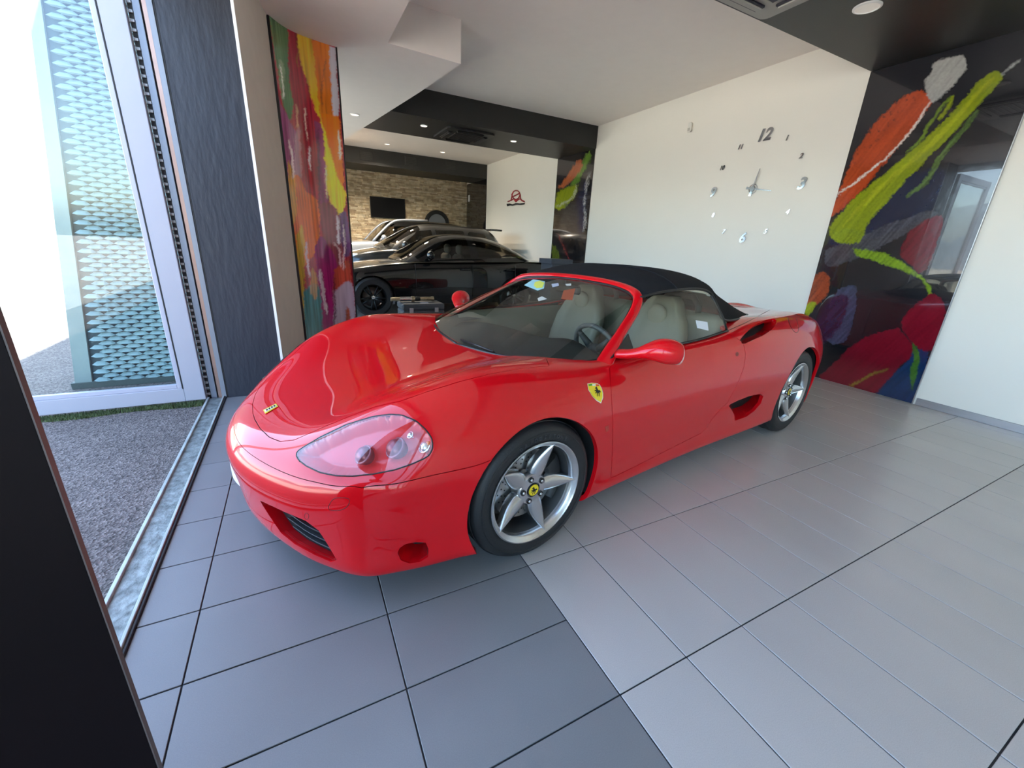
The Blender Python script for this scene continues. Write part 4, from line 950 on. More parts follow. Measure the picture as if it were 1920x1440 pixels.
# number plate on the nose
bm = bmesh.new(); ppts = [(1.070 - .050 * (y / .2) ** 2, y) for y in np.linspace(-.2, .2, 13)]
G = np.array([[(x, y, z) for z in (.285, .385)] for x, y in ppts]); v, f = grid_mesh(G); V2, F2 = solid(v, f, .004); mesh_obj('number_plate', V2, F2, mat('plate_white', (.75, .76, .75), .35), car)

# ------------------------------------------------------------------ fittings
M_trimring = mat('light_ring', (.75, .74, .72), .4)
def downlight(x, y, z, r, label, power, warm=(1, .86, .68), group='ceiling downlights', glow=4.):
    e = empty('downlight', (x, y, z)); tag(e, label, 'downlight', group)
    bm = bmesh.new(); lathe(bm, [(r, .0), (r, -.008), (r * .86, -.012), (r * .84, -.004), (r * .84, 0)], 'z', 40); bm_obj('trim_ring', bm, M_trimring, e, True, 40)
    bm = bmesh.new(); bmesh.ops.create_circle(bm, cap_ends=True, radius=r * .85, segments=40)
    for v in bm.verts: v.co.z = -.006
    bm_obj('diffuser', bm, mat('lamp_diffuser_%g' % glow, (.8, .78, .74), .5, emit=warm, estr=glow), e)
    if power:
        l = bpy.data.lights.new('downlight_lamp', 'SPOT'); l.energy = power; l.spot_size = math.radians(150); l.spot_blend = .9; l.shadow_soft_size = r; l.color = warm
        o = bpy.data.objects.new('downlight_lamp', l); col.objects.link(o); o.parent = e; o.location = (0, 0, -.03)
downlight(4.09, 2.27, ZS + .008, .092, 'round frosted downlight in the black ceiling beam beside the air conditioner', 0, glow=.05)
downlight(2.2, 7.82, ZS + .008, .06, 'small lit downlight between the white soffit and the black air conditioner', 0, glow=1.5)
downlight(3.9, 7.81, ZS + .008, .06, 'small lit downlight between the black air conditioner and the clock wall', 0, glow=1.5)
downlight(2.37, 11.75, ZC, .07, 'faint downlight in the white ceiling in front of the television', 240, glow=.7)
downlight(3.79, 11.73, ZC, .07, 'faint downlight in the white ceiling in front of the round black-rimmed disc', 0, glow=.7)
downlight(1.30, 11.2, ZC, .07, 'added fill lamp, out of view, in the white ceiling beside the slanting soffit edge', 380, glow=1)  # no fitting known here: hidden lamp added to brighten the far room
downlight(1.10, 7.84, ZS, .07, 'faint downlight in the white soffit behind the painted board', 0, glow=.5)
# ------------------------------------------------------------------ painted panels
def vnoise(u, v, seed=0):
    """smooth value noise"""
    r = np.random.RandomState(seed).rand(64, 64); iu, iv = np.floor(u).astype(int), np.floor(v).astype(int); fu, fv = u - iu, v - iv
    fu = fu * fu * (3 - 2 * fu); fv = fv * fv * (3 - 2 * fv); g = lambda a, b: r[a % 64, b % 64]
    return (g(iu, iv) * (1 - fu) + g(iu + 1, iv) * fu) * (1 - fv) + (g(iu, iv + 1) * (1 - fu) + g(iu + 1, iv + 1) * fu) * fv
def paint_mat(name, rough, bump, bs, coat=1., stretch=(1, 1, 1)):
    m = bpy.data.materials.new(name); m.use_nodes = True; nt = m.node_tree; b = nt.nodes['Principled BSDF']
    a = nt.nodes.new('ShaderNodeAttribute'); a.attribute_name = 'paint'; nt.links.new(a.outputs['Color'], b.inputs['Base Color'])
    b.inputs['Roughness'].default_value = rough; b.inputs['Coat Weight'].default_value = coat; b.inputs['Coat Roughness'].default_value = .01
    tc = nt.nodes.new('ShaderNodeTexCoord'); mp = nt.nodes.new('ShaderNodeMapping'); mp.inputs['Scale'].default_value = stretch; nt.links.new(tc.outputs['Object'], mp.inputs['Vector'])
    n = nt.nodes.new('ShaderNodeTexNoise'); n.inputs['Scale'].default_value = bs; n.inputs['Detail'].default_value = 4; nt.links.new(mp.outputs[0], n.inputs['Vector'])
    bp = nt.nodes.new('ShaderNodeBump'); bp.inputs['Strength'].default_value = bump; bp.inputs['Distance'].default_value = .01
    nt.links.new(n.outputs['Fac'], bp.inputs['Height']); nt.links.new(bp.outputs[0], b.inputs['Normal']); return m
def painted(name, G, uv, layers, base, m, parent, warp=4., wscale=14., streak=None, seed=1, soft=1.5, bright=1.):
    """sheet G coloured by stroke outlines (photo pixels) laid over each other"""
    V_, F_ = grid_mesh(G); P = project(V_); u, v = uv.reshape(-1, 2).T
    P = P + warp * np.stack([vnoise(u * wscale, v * wscale, seed) - .5, vnoise(u * wscale + 31, v * wscale + 7, seed) - .5], 1) + warp * .9 * np.stack([vnoise(u * 70, v * 70, seed + 1) - .5, vnoise(u * 70 + 9, v * 70 + 5, seed + 1) - .5], 1)
    C = np.tile(np.array(base, float), (len(V_), 1)); C *= (.6 + .9 * vnoise(u * 3, v * 3, seed + 5))[:, None]
    jit = [(0, 0), (soft, 0), (-soft, 0), (0, soft), (0, -soft)]
    for L in layers:
        poly, c = L[0], np.array(L[1], float); op = L[2] if len(L) > 2 else 1.; nv = L[3] if len(L) > 3 else .35
        lo = np.min(poly, 0) - 8; hi = np.max(poly, 0) + 8; k = np.where(((P > lo) & (P < hi)).all(1))[0]
        if not len(k): continue
        a = np.mean([inpoly(P[k] + j, poly) for j in jit], 0) * op
        s = vnoise(u[k] * streak[0], v[k] * streak[1], seed + 3) if streak else .65 * vnoise((u[k] * .89 + v[k] * .45) * 55, (v[k] * .89 - u[k] * .45) * 5, seed + 3) + .35 * vnoise(u[k] * 90, v[k] * 90, seed + 4)
        cc = c[None, :] * bright * (1 - nv + 2 * nv * s)[:, None]
        C[k] = C[k] * (1 - a[:, None]) + cc * a[:, None]
    o = mesh_obj(name, V_, F_, m, parent, True)
    at_ = o.data.color_attributes.new('paint', 'FLOAT_COLOR', 'POINT'); at_.data.foreach_set('color', np.hstack([np.clip(C, 0, 1), np.ones((len(C), 1))]).astype('f').ravel())
    return o
def line(pts, w):                      # a thin stroke as an outline
    P = spline(pts, 24); T_ = np.gradient(P, axis=0); N_ = np.stack([-T_[:, 1], T_[:, 0]], 1); N_ /= np.linalg.norm(N_, axis=1)[:, None] + 1e-9
    ww = w * np.interp(np.linspace(0, 1, 24), [0, .15, .85, 1], [.5, 1, 1, .4])[:, None]
    return np.vstack([P + N_ * ww / 2, (P - N_ * ww / 2)[::-1]])
def SP(P, n=60): return smooth_poly(P, n)
ORG, LIM, LIM2, RED, BLU, GRN, WHT = (.42, .055, .012), (.22, .27, .005), (.33, .37, .01), (.165, .006, .016), (.008, .028, .085), (.045, .13, .02), (.62, .60, .56)
MUR1 = [
    (SP([(1560, 420), (1640, 400), (1700, 330), (1770, 320), (1740, 400), (1660, 440), (1560, 460)]), (.012, .018, .05), .8),
    (SP([(1545, 470), (1620, 440), (1720, 400), (1760, 400), (1680, 450), (1560, 500)]), (.07, .07, .085), .7, .6),
    (SP([(1570, 545), (1590, 535), (1606, 545), (1600, 600), (1585, 640), (1560, 645), (1545, 625), (1555, 580)]), (.045, .055, .10), .9, .5),
    (SP([(1530, 600), (1560, 560), (1590, 560), (1570, 620), (1530, 650)]), (.03, .012, .035), .9),
    (SP([(1727, 169), (1693, 181), (1640, 231), (1611, 275), (1590, 318), (1572, 362), (1552, 408), (1576, 394), (1600, 372), (1643, 327), (1690, 270), (1737, 208), (1747, 184)]), ORG, 1., .28),
    (line([(1742, 190), (1730, 215), (1709, 243), (1675, 284), (1640, 315), (1617, 331), (1590, 352), (1566, 368)], 3.2), (.75, .70, .62), 1., .05),
    (SP([(1805, 102), (1778, 108), (1752, 118), (1748, 135), (1736, 150), (1734, 165), (1744, 192), (1758, 186), (1772, 175), (1788, 160), (1806, 140), (1812, 122)]), (.36, .35, .33), 1., .25),
    (SP([(1876, 134), (1860, 134), (1840, 150), (1812, 180), (1766, 230), (1709, 283), (1652, 331), (1610, 364), (1576, 400), (1554, 428), (1560, 446), (1590, 452), (1615, 446), (1622, 428), (1640, 404), (1692, 345), (1744, 292), (1810, 226), (1850, 180), (1878, 146)]), LIM, 1., .3),
    (line([(1866, 142), (1820, 190), (1760, 255), (1690, 318), (1620, 380), (1580, 425)], 9), LIM2, .8, .3),
    (SP([(1560, 436), (1590, 430), (1618, 436), (1610, 455), (1575, 455)]), (.20, .26, .01), 1., .5),
    (line([(1790, 178), (1770, 195), (1745, 230), (1725, 262), (1700, 285)], 5), (.14, .22, .02), .9, .5),
    (line([(1788, 180), (1775, 205), (1760, 225)], 6), LIM, .9, .5),
    (line([(1836, 205), (1800, 250), (1760, 300), (1735, 340), (1700, 370)], 9), (.09, .16, .03), .75, .7),
    (line([(1876, 140), (1895, 125), (1915, 112)], 3), (.4, .4, .38), .8),
    (SP([(1598, 466), (1625, 468), (1655, 474), (1702, 498), (1736, 526), (1746, 545), (1743, 560), (1730, 527), (1700, 512), (1678, 502), (1640, 488), (1607, 479)]), (.16, .26, .01), 1., .5),
    (SP([(1711, 430), (1735, 413), (1764, 402), (1768, 418), (1756, 455), (1746, 492), (1726, 512), (1708, 497), (1688, 478), (1698, 450)], 40), (.13, .008, .016), 1., .35),
    (SP([(1640, 737), (1670, 706), (1695, 685), (1716, 655), (1742, 664), (1726, 720), (1706, 760), (1670, 750)], 40), BLU, 1., .3),
    (SP([(1744, 548), (1762, 558), (1772, 575), (1770, 600), (1758, 640), (1742, 658), (1716, 648), (1702, 630), (1690, 610), (1698, 590), (1715, 574)], 40), RED, 1., .2),
    (SP([(1683, 614), (1700, 632), (1712, 657), (1690, 686), (1660, 716), (1636, 740), (1590, 728), (1536, 712), (1560, 684), (1590, 655), (1626, 632)], 48), RED, 1., .2),
    (line([(1665, 690), (1625, 708), (1592, 724)], 5), (.22, .14, .02), .8, .5),
    (SP([(1711, 642), (1720, 652), (1726, 668), (1722, 690), (1714, 715), (1710, 732), (1706, 700), (1712, 672)], 32), GRN, 1., .4),
    (SP([(1514, 530), (1535, 512), (1552, 514), (1556, 535), (1545, 560), (1518, 578), (1508, 560)], 32), (.30, .05, .014), 1., .5),
    (SP([(1505, 575), (1526, 566), (1530, 574), (1512, 590)], 20), LIM2, 1., .3)]
MUR1 += [([(x - r, y), (x, y - r), (x + r, y), (x, y + r)], (.05, .02, .012), .9) for x, y, r in [(random.Random(k).uniform(1600, 1725), 0, random.Random(k + 99).uniform(1, 2.6)) for k in range(34)] for y in [random.Random(int(x * 7)).uniform(-28, 28) + 232 - (x - 1655) * 1.0]]
def mural(name, y0, y1, layers, label, step, seed):
    r = empty(name, (XW, (y0 + y1) / 2, 0)); tag(r, label, 'mural', 'painted panels under the beams')
    n1, n2 = int((y1 - y0) / step), int((ZS - .0) / step); yy = np.linspace(y0, y1, n1); zz = np.linspace(.004, ZS + .006, n2)
    Y_, Z_ = np.meshgrid(yy, zz, indexing='ij'); G = np.stack([np.full_like(Y_, XW - .016), Y_, Z_], -1)
    o = painted('painted_face', G, np.stack([Y_, Z_], -1), layers, (.012, .012, .015), M_mural, None, 4., 14., seed=seed)
    o.parent = r; o.location = (-XW, -(y0 + y1) / 2, 0)
    b = box('board', (-.0155, -(y1 - y0) / 2, .004), (-.0005, (y1 - y0) / 2, ZS + .006), M_black, r)
    return r
M_mural = paint_mat('glossy_resin_painting', .12, .10, 9.)
m1 = mural('resin_mural', 1.592, 2.822, MUR1, 'tall glossy black resin mural with orange and lime strokes beside the wall clock', .0062, 4)
box('edge_strip', (-.024, -.618, 0), (-.0005, -.60 - .012, ZS), M_steel, m1, .001)
MUR2 = [(SP([(1091, 296), (1080, 304), (1062, 330), (1047, 352), (1060, 348), (1082, 331), (1092, 313)]), (.40, .10, .03), 1., .3), (SP([(1108, 281), (1096, 294), (1090, 315), (1078, 335), (1070, 347), (1084, 343), (1098, 318), (1107, 298)]), (.10, .20, .02), 1., .4),
        (SP([(1043, 365), (1056, 354), (1082, 348), (1076, 370), (1062, 388), (1042, 392)]), LIM, 1., .3), (line([(1081, 349), (1074, 370), (1060, 380), (1044, 387)], 1.6), WHT, 1.), (SP([(1080, 380), (1100, 340), (1098, 420), (1085, 440)]), (.012, .02, .07), .8),
        (line([(1106, 322), (1100, 345), (1096, 380), (1097, 410), (1095, 435)], 1.8), WHT, .8, .8), (SP([(1060, 380), (1085, 390), (1080, 440), (1050, 430)]), (.06, .055, .06), .6), (line([(1045, 436), (1060, 470), (1070, 492)], 3), (.2, .03, .03), .8), (SP([(1035, 455), (1046, 470), (1050, 490), (1036, 490)]), (.12, .16, .02), .8)]
mural('resin_mural', 7.345, 8.665, MUR2, 'narrow-looking dark resin mural with a green and orange stroke behind the black sedan', .014, 9)
mural('resin_mural', 12.62, 14.25, [(SP([(885, 350), (905, 360), (905, 400), (888, 395)]), (.03, .03, .035), .6)], 'plain dark glossy panel beside the stone wall', .02, 12)
# painted curved board
pc = spline([(.035, 5.035), (.10, 5.135), (.18, 5.225), (.27, 5.283), (.37, 5.322), (.51, 5.362), (.615, 5.382)], 110)
CRM = (.30, .016, .03)
BRD = [([(495, 20), (640, 60), (660, 640), (570, 650)], CRM, 1., .4),
       (SP([(504, 25), (538, 48), (540, 122), (549, 190), (544, 226), (536, 210), (529, 187), (519, 122)]), (.075, .17, .06), 1., .35), (SP([(524, 110), (532, 120), (534, 170), (530, 185), (524, 150)]), (.25, .32, .18), .5),
       (SP([(556, 62), (588, 76), (592, 135), (602, 214), (592, 208), (575, 152), (560, 100)]), (.62, .36, .02), 1., .35), (SP([(584, 74), (618, 86), (626, 219), (602, 214), (592, 140)]), (.62, .16, .015), 1., .3), ([(616, 86), (629, 90), (636, 219), (624, 218)], (.50, .48, .52), 1., .1),
       (SP([(520, 180), (529, 200), (548, 235), (558, 262), (562, 330), (561, 395), (537, 395), (528, 300)]), (.26, .06, .16), 1., .4), (SP([(552, 255), (562, 240), (565, 330), (560, 380), (552, 340)]), (.45, .30, .32), .5),
       ([(602, 213), (636, 219), (646, 360), (634, 330), (620, 295), (610, 262)], (.75, .17, .008), 1., .2), (SP([(600, 213), (612, 258), (634, 330), (648, 362), (645, 390), (636, 404), (624, 390), (613, 352), (607, 271)]), (.78, .56, .01), 1., .2),
       (SP([(590, 225), (604, 240), (608, 300), (612, 360), (618, 395), (600, 380), (596, 300)]), (.20, .03, .10), .9, .4), (SP([(598, 385), (612, 378), (634, 402), (643, 494), (628, 522), (610, 470)]), (.20, .035, .05), 1., .4),
       (SP([(636, 400), (650, 402), (658, 467), (648, 480), (638, 445)]), (.12, .035, .12), 1., .4), (SP([(537, 335), (561, 330), (575, 360), (599, 380), (598, 440), (592, 470), (572, 498), (556, 515), (545, 423)]), (.55, .11, .02), 1., .4),
       (SP([(540, 300), (552, 330), (556, 400), (548, 420), (540, 360)]), (.50, .26, .03), .8, .4), (SP([(556, 440), (568, 430), (572, 560), (574, 640), (566, 640), (558, 520)]), (.42, .28, .03), .9, .5),
       (SP([(590, 462), (604, 445), (632, 494), (630, 560), (626, 635), (604, 632), (595, 521)]), (.22, .012, .10), 1., .35), (SP([(626, 505), (654, 490), (658, 540), (640, 560), (626, 548)]), (.34, .05, .03), 1., .4),
       (SP([(568, 548), (588, 530), (600, 548), (604, 632), (590, 650), (574, 640)]), (.035, .15, .16), 1., .4), (SP([(584, 500), (596, 520), (592, 560), (582, 545)]), (.42, .2, .04), .8, .4),
       (SP([(626, 545), (658, 530), (664, 605), (628, 640)]), (.32, .26, .32), 1., .15), (SP([(650, 575), (655, 580), (654, 604), (648, 598)]), (.3, .06, .03), 1.)]
for pts, w, c_ in [([(524, 120), (531, 160), (532, 185)], 2.5, (.7, .75, .6)), ([(555, 195), (558, 225), (557, 240)], 3, (.6, .35, .2)), ([(572, 200), (574, 235), (576, 262)], 2.2, (.75, .6, .5)), ([(581, 275), (580, 300), (583, 320)], 3, (.75, .7, .7)), ([(541, 262), (548, 300), (550, 335)], 4, (.65, .5, .5)), ([(609, 310), (612, 345), (613, 372)], 2.5, (.85, .75, .4)), ([(634, 245), (637, 280), (638, 300)], 3.5, (.75, .6, .5)),
                   ([(572, 455), (576, 490), (580, 520)], 4, (.55, .45, .5)), ([(600, 505), (606, 550), (613, 590)], 6, (.55, .45, .5)), ([(632, 405), (634, 440), (636, 460)], 4, (.6, .55, .6)), ([(643, 420), (646, 460), (644, 505)], 3, (.6, .45, .45)), ([(625, 455), (636, 470), (640, 500)], 3, (.6, .4, .4)), ([(597, 240), (598, 330), (600, 400)], 3, (.08, .01, .03)), ([(561, 90), (557, 110), (560, 125)], 2, (.25, .1, .02)), ([(612, 110), (603, 160), (604, 200)], 2.5, (.3, .08, .02)), ([(627, 520), (628, 580), (625, 630)], 3, (.06, .005, .03))]:
    BRD.append((line(pts, w), c_, .9, .3))
zz = np.linspace(.0, ZS, 520); G = np.zeros((len(pc), len(zz), 3)); G[:, :, 0] = pc[:, None, 0]; G[:, :, 1] = pc[:, None, 1]; G[:, :, 2] = zz[None]
arc = np.concatenate([[0], np.cumsum(np.linalg.norm(np.diff(pc, axis=0), axis=1))])
UV = np.stack(np.broadcast_arrays(arc[:, None], zz[None]), -1)
cb = empty('curved_painting', (.3, 5.25, 0)); tag(cb, 'tall curved board painted in crimson, orange, yellow, green and purple vertical strokes', 'painting')
pf = painted('painted_face', G, UV, BRD, CRM, paint_mat('glossy_acrylic_painting', .16, .12, 7, coat=.9, stretch=(1, 1, .3)), cb, 3., 16., streak=(70, 3.5), seed=21, bright=1.6); pf.location = (-.3, -5.25, 0)
off = np.stack([-np.gradient(pc[:, 1]), np.gradient(pc[:, 0])], 1); off /= np.linalg.norm(off, axis=1)[:, None]
bm = bmesh.new(); P2 = pc[::6]; O2 = off[::6]
prism(bm, [(p[0] - .3 + o[0] * .002, p[1] - 5.25 + o[1] * .002, 0) for p, o in zip(P2, O2)] + [(p[0] - .3 + o[0] * .03, p[1] - 5.25 + o[1] * .03, 0) for p, o in zip(P2[::-1], O2[::-1])], (0, 0, ZS)); bm_obj('board', bm, M_black, cb)
box('edge_trim', (.31, .13, 0), (.326, .165, ZS), M_blk, cb, .001); box('edge_trim', (-.285, -.225, 0), (-.268, -.205, ZS), M_blk, cb, .001)
# ------------------------------------------------------------------ wall clock
ck = empty('wall_clock', (XW, 3.856, 2.18)); tag(ck, 'large frameless wall clock of stick-on mirrored numerals above the red car', 'clock')
M_mir = mat('mirrored_acrylic', (.55, .56, .58), .08, metal=1., noise=.02)
Rw = Matrix(((0, 0, -1, 0), (-1, 0, 0, 0), (0, 1, 0, 0), (0, 0, 0, 1)))           # text x -> -Y, text y -> Z, text z -> -X
for k in range(1, 13):
    big = k % 3 == 0; me_ = text_mesh(str(k), .19 if k == 12 else .175 if big else .078, .25, .006, .0055 if big else .0018); me_.materials.append(M_mir)
    o = bpy.data.objects.new('numeral', me_); col.objects.link(o); o.parent = ck; a = math.radians(30 * k); r_ = .61
    o.matrix_local = Matrix.Translation((-.009, -r_ * math.sin(a), r_ * math.cos(a))) @ Rw @ Matrix.Rotation(math.radians(.1), 4, 'X')
def hand(nm, ang, L, w):
    a = math.radians(ang); d = Vector((0, -math.sin(a), math.cos(a))); s_ = Vector((0, -math.cos(a), -math.sin(a))); bm = bmesh.new()
    prism(bm, [d * -.09 + s_ * w * 1.6, d * -.02 + s_ * w, d * L + s_ * w * .3, d * L - s_ * w * .3, d * -.02 - s_ * w, d * -.09 - s_ * w * 1.6], (-.004, 0, 0)); o = bm_obj(nm, bm, M_mir, ck); o.location = (-.014, 0, 0)
hand('hour_hand', 12, .235, .012); hand('minute_hand', 100, .27, .010)
bm = bmesh.new(); lathe(bm, [(.001, -.024), (.03, -.024), (.034, -.018), (.034, 0)], 'x', 28); bm_obj('centre_boss', bm, M_mir, ck, True, 40)
bm = bmesh.new(); lathe(bm, [(.050, -.004), (.056, -.008), (.060, -.004), (.056, 0)], 'x', 36, close=True); bm_obj('centre_ring', bm, M_mir, ck, True)
sn = empty('alarm_sensor', (XW, 5.057, 3.10)); tag(sn, 'small off-white alarm sensor on a bracket high on the clock wall', 'sensor')
M_pl = mat('offwhite_plastic', (.75, .73, .66), .6)
bm = bmesh.new(); bx(bm, (-.045, -.03, -.06), (-.012, .035, .07), .012); bm_obj('sensor_body', bm, M_pl, sn); box('bracket', (-.014, -.012, -.02), (0, .012, .02), M_pl, sn); box('lens', (-.048, -.02, -.045), (-.044, .022, -.005), mat('grey_lens', (.5, .48, .42), .4), sn, .003)
# wall emblem
lg = empty('wall_emblem', (XW, 10.66, 2.51)); tag(lg, 'red winged arch emblem over a black brush stroke on the white wall', 'emblem')
def wp(p): q = at(p, 0, XW); return (-.012, q[1] - 10.66, q[2] - 2.51)
M_er = mat('emblem_red', (.35, .02, .025), .4); M_eb = mat('emblem_black', (.02, .022, .025), .4)
for pts, m_ in [([(953, 378), (959, 375), (961, 365), (964, 359), (968.5, 357.5), (973, 359), (976, 365), (977, 374), (984, 378)], M_er), ([(960, 364), (963, 371), (968, 374), (973, 371), (976, 364)], M_er), ([(962, 369), (968, 366), (974, 363)], M_er), ([(959, 376), (964, 373), (969, 376), (976, 373), (980, 377)], M_er), ([(965, 374), (968, 378), (972, 374)], M_er)]:
    bm = bmesh.new(); tube(bm, [wp(p) for p in spline(pts, 18)], .016, 6); bm_obj('emblem_stroke', bm, m_, lg, True)
bm = bmesh.new(); prism(bm, [wp(p) for p in [(951, 382), (957, 381.5), (962, 383), (968, 380.8), (976, 381.5), (985, 380.5), (984, 383.5), (978, 384.6), (970, 384.2), (962, 386), (957, 385.5), (952, 387)]], (-.01, 0, 0)); bm_obj('brush_stroke', bm, M_eb, lg)
# far wall fittings
q0, q1 = at((693, 370), 1, YF - .06), at((760, 409), 1, YF - .06)
tv = empty('television', ((q0[0] + q1[0]) / 2, YF - .045, (q0[2] + q1[2]) / 2)); tag(tv, 'flat black television mounted on the stone wall', 'television')
w_, h_ = (q1[0] - q0[0]) / 2, .30
box('bezel', (-w_, -.045, -h_), (w_, 0, h_), M_trimb, tv, .006); box('screen', (-w_ + .015, -.05, -h_ + .015), (w_ - .015, -.043, h_ - .015), mat('dark_screen', (.004, .004, .0045), .3, spec=.2), tv); box('wall_mount', (-.2, 0, -.15), (.2, .05, .15), M_dk, tv)
q = at((819, 394), 1, YF - .05)
rd = empty('round_mirror', (q[0], YF - .045, q[2] - .42)); tag(rd, 'round grey disc with a thick black rim on the stone wall behind the silver SUV', 'mirror')
bm = bmesh.new(); lathe(bm, [(.30, -.03), (.33, -.07), (.39, -.07), (.42, -.03), (.42, .02), (.30, .02)], 'y', 48, close=True); bm_obj('rim', bm, M_rubber, rd, True, 40)
bm = bmesh.new(); lathe(bm, [(.001, -.02), (.31, -.02), (.31, .01)], 'y', 48); bm_obj('disc', bm, mat('grey_disc', (.12, .13, .145), .25), rd)
q = at((879.5, 372), 0, XW - .02); sw_ = empty('wall_switch', (XW - .016, q[1], q[2])); tag(sw_, 'small white switch plate on the dark panel by the stone wall', 'switch')
box('plate', (-.012, -.07, -.10), (0, .07, .10), mat('white_plate', (.8, .8, .78), .4), sw_, .004); box('rocker', (-.017, -.03, -.05), (-.011, .03, .05), MATS['white_plate'], sw_, .003)
for p, l_ in zip([(687.5, 292.5), (771, 302), (845, 311)], ('beside the painted board', 'above the television', 'above the round disc')):
    q = at(p, 1, 12.61); vt = empty('air_vent', (q[0], 12.62, q[2])); tag(vt, 'square black air vent in the far beam ' + l_, 'vent', 'air vents')
    box('vent_frame', (-.17, -.012, -.11), (.17, 0, .11), M_trimb, vt, .004)
    for k in range(5): box('vent_slat', (-.15, -.018, -.09 + k * .04), (.15, -.010, -.065 + k * .04), M_dk, vt)
# air conditioner cassettes
def cassette(cx, cy, z, s, m_, mg, label):
    e = empty('ceiling_air_conditioner', (cx, cy, z)); tag(e, label, 'air conditioner'); bm = bmesh.new()
    P = []
    for sx, sy in ((1, 1), (-1, 1), (-1, -1), (1, -1)):
        for k in range(5):
            a = math.atan2(sy, sx) - math.pi / 4 + k * math.pi / 8; P.append(((s - .06) * sx + .06 * math.cos(a), (s - .06) * sy + .06 * math.sin(a), 0))
    prism(bm, P, (0, 0, -.03)); bm_obj('fascia', bm, m_, e)
    for k in range(4):
        f_ = box('louvre', (-s * .55, s * .66, -.048), (s * .55, s * .84, -.031), mg, e, .004); f_.rotation_euler = (0, 0, k * math.pi / 2)
        b_ = box('louvre_blade', (-s * .53, s * .70, -.058), (s * .53, s * .79, -.046), m_, e, .002); b_.rotation_euler = (0, 0, k * math.pi / 2)
    box('intake_grille', (-s * .55, -s * .55, -.045), (s * .55, s * .55, -.03), mg, e, .01)
    for k in range(9): box('grille_bar', (-s * .5, -s * .5 + k * s * .125, -.05), (s * .5, -s * .5 + k * s * .125 + .012, -.044), m_, e)
cassette(3.585 - .44, 2.763 - .44, ZS + .008, .44, mat('ac_grey', (.36, .35, .31), .5), mat('ac_dark', (.03, .03, .04), .5), 'grey square ceiling air conditioner in the black beam near the doorway')
q = at((880, 248), 2, ZS); cassette(q[0], 8.0, ZS + .008, .44, mat('ac_black', (.02, .02, .02), .4), mat('ac_black_deep', (.008, .008, .008), .5), 'black square ceiling air conditioner in the beam behind the red car')
# case and pipe beside the sedan
cs = empty('equipment_case', (1.74, 6.58, 0)); tag(cs, 'dark grey hard case on the floor behind the red car', 'case')
M_case = mat('case_grey', (.05, .052, .055), .5, noise=.1)
bm = bmesh.new(); bx(bm, (-.33, -.2, .02), (.33, .2, .30), .02); bm_obj('case_body', bm, M_case, cs); bm = bmesh.new(); bx(bm, (-.335, -.205, .305), (.335, .205, .40), .02); bm_obj('case_lid', bm, M_case, cs)
for x in (-.2, .2): box('latch', (x - .03, -.215, .27), (x + .03, -.198, .34), M_steel, cs, .003)
box('handle', (-.08, -.235, .2), (.08, -.2, .225), M_blk, cs, .005); box('feet', (-.3, -.18, 0), (.3, .18, .021), M_blk, cs)
box('sticker', (-.03, -.12, .4), (.10, -.05, .402), mat('pale_sticker', (.55, .55, .62), .4), cs)
pp = empty('metal_pipe', (1.62, 6.62, .4475)); tag(pp, 'banded brass and chrome pipe lying on the dark grey case', 'pipe')
M_brass = mat('aged_brass', (.48, .40, .26), .3, metal=.9, noise=.2, nscale=20)
for x0, x1, r_, m_ in [(-.34, -.2, .028, M_brass), (-.2, -.02, .036, M_chrome), (-.02, .03, .043, M_brass), (.03, .12, .034, M_blk), (.12, .30, .030, M_brass), (.30, .345, .036, M_brass)]:
    bm = bmesh.new(); lathe(bm, [(.001, x0), (r_, x0), (r_ + .002, (x0 + x1) / 2), (r_, x1), (.001, x1)], 'x', 20); bm_obj('pipe_section', bm, m_, pp, True, 40)
# slate pedestal in front of the mural
pd = empty('slate_pedestal', (4.42, 6.85, 0)); tag(pd, 'dark slate pedestal top showing above the soft top of the red car', 'pedestal')
M_sl = mat('slate_laminate', (.045, .052, .068), .45, noise=.08)
box('pedestal_body', (-.2, -.2, .05), (.2, .2, 1.04), M_sl, pd, .005); bm = bmesh.new(); prism(bm, [(-.235, -.22, 1.04), (.235, -.22, 1.04), (.235, .22, 1.04), (-.235, .22, 1.04)], (0, 0, .085)); bm_obj('pedestal_top', bm, M_sl, pd); box('plinth', (-.17, -.17, 0), (.17, .17, .05), M_blk, pd)
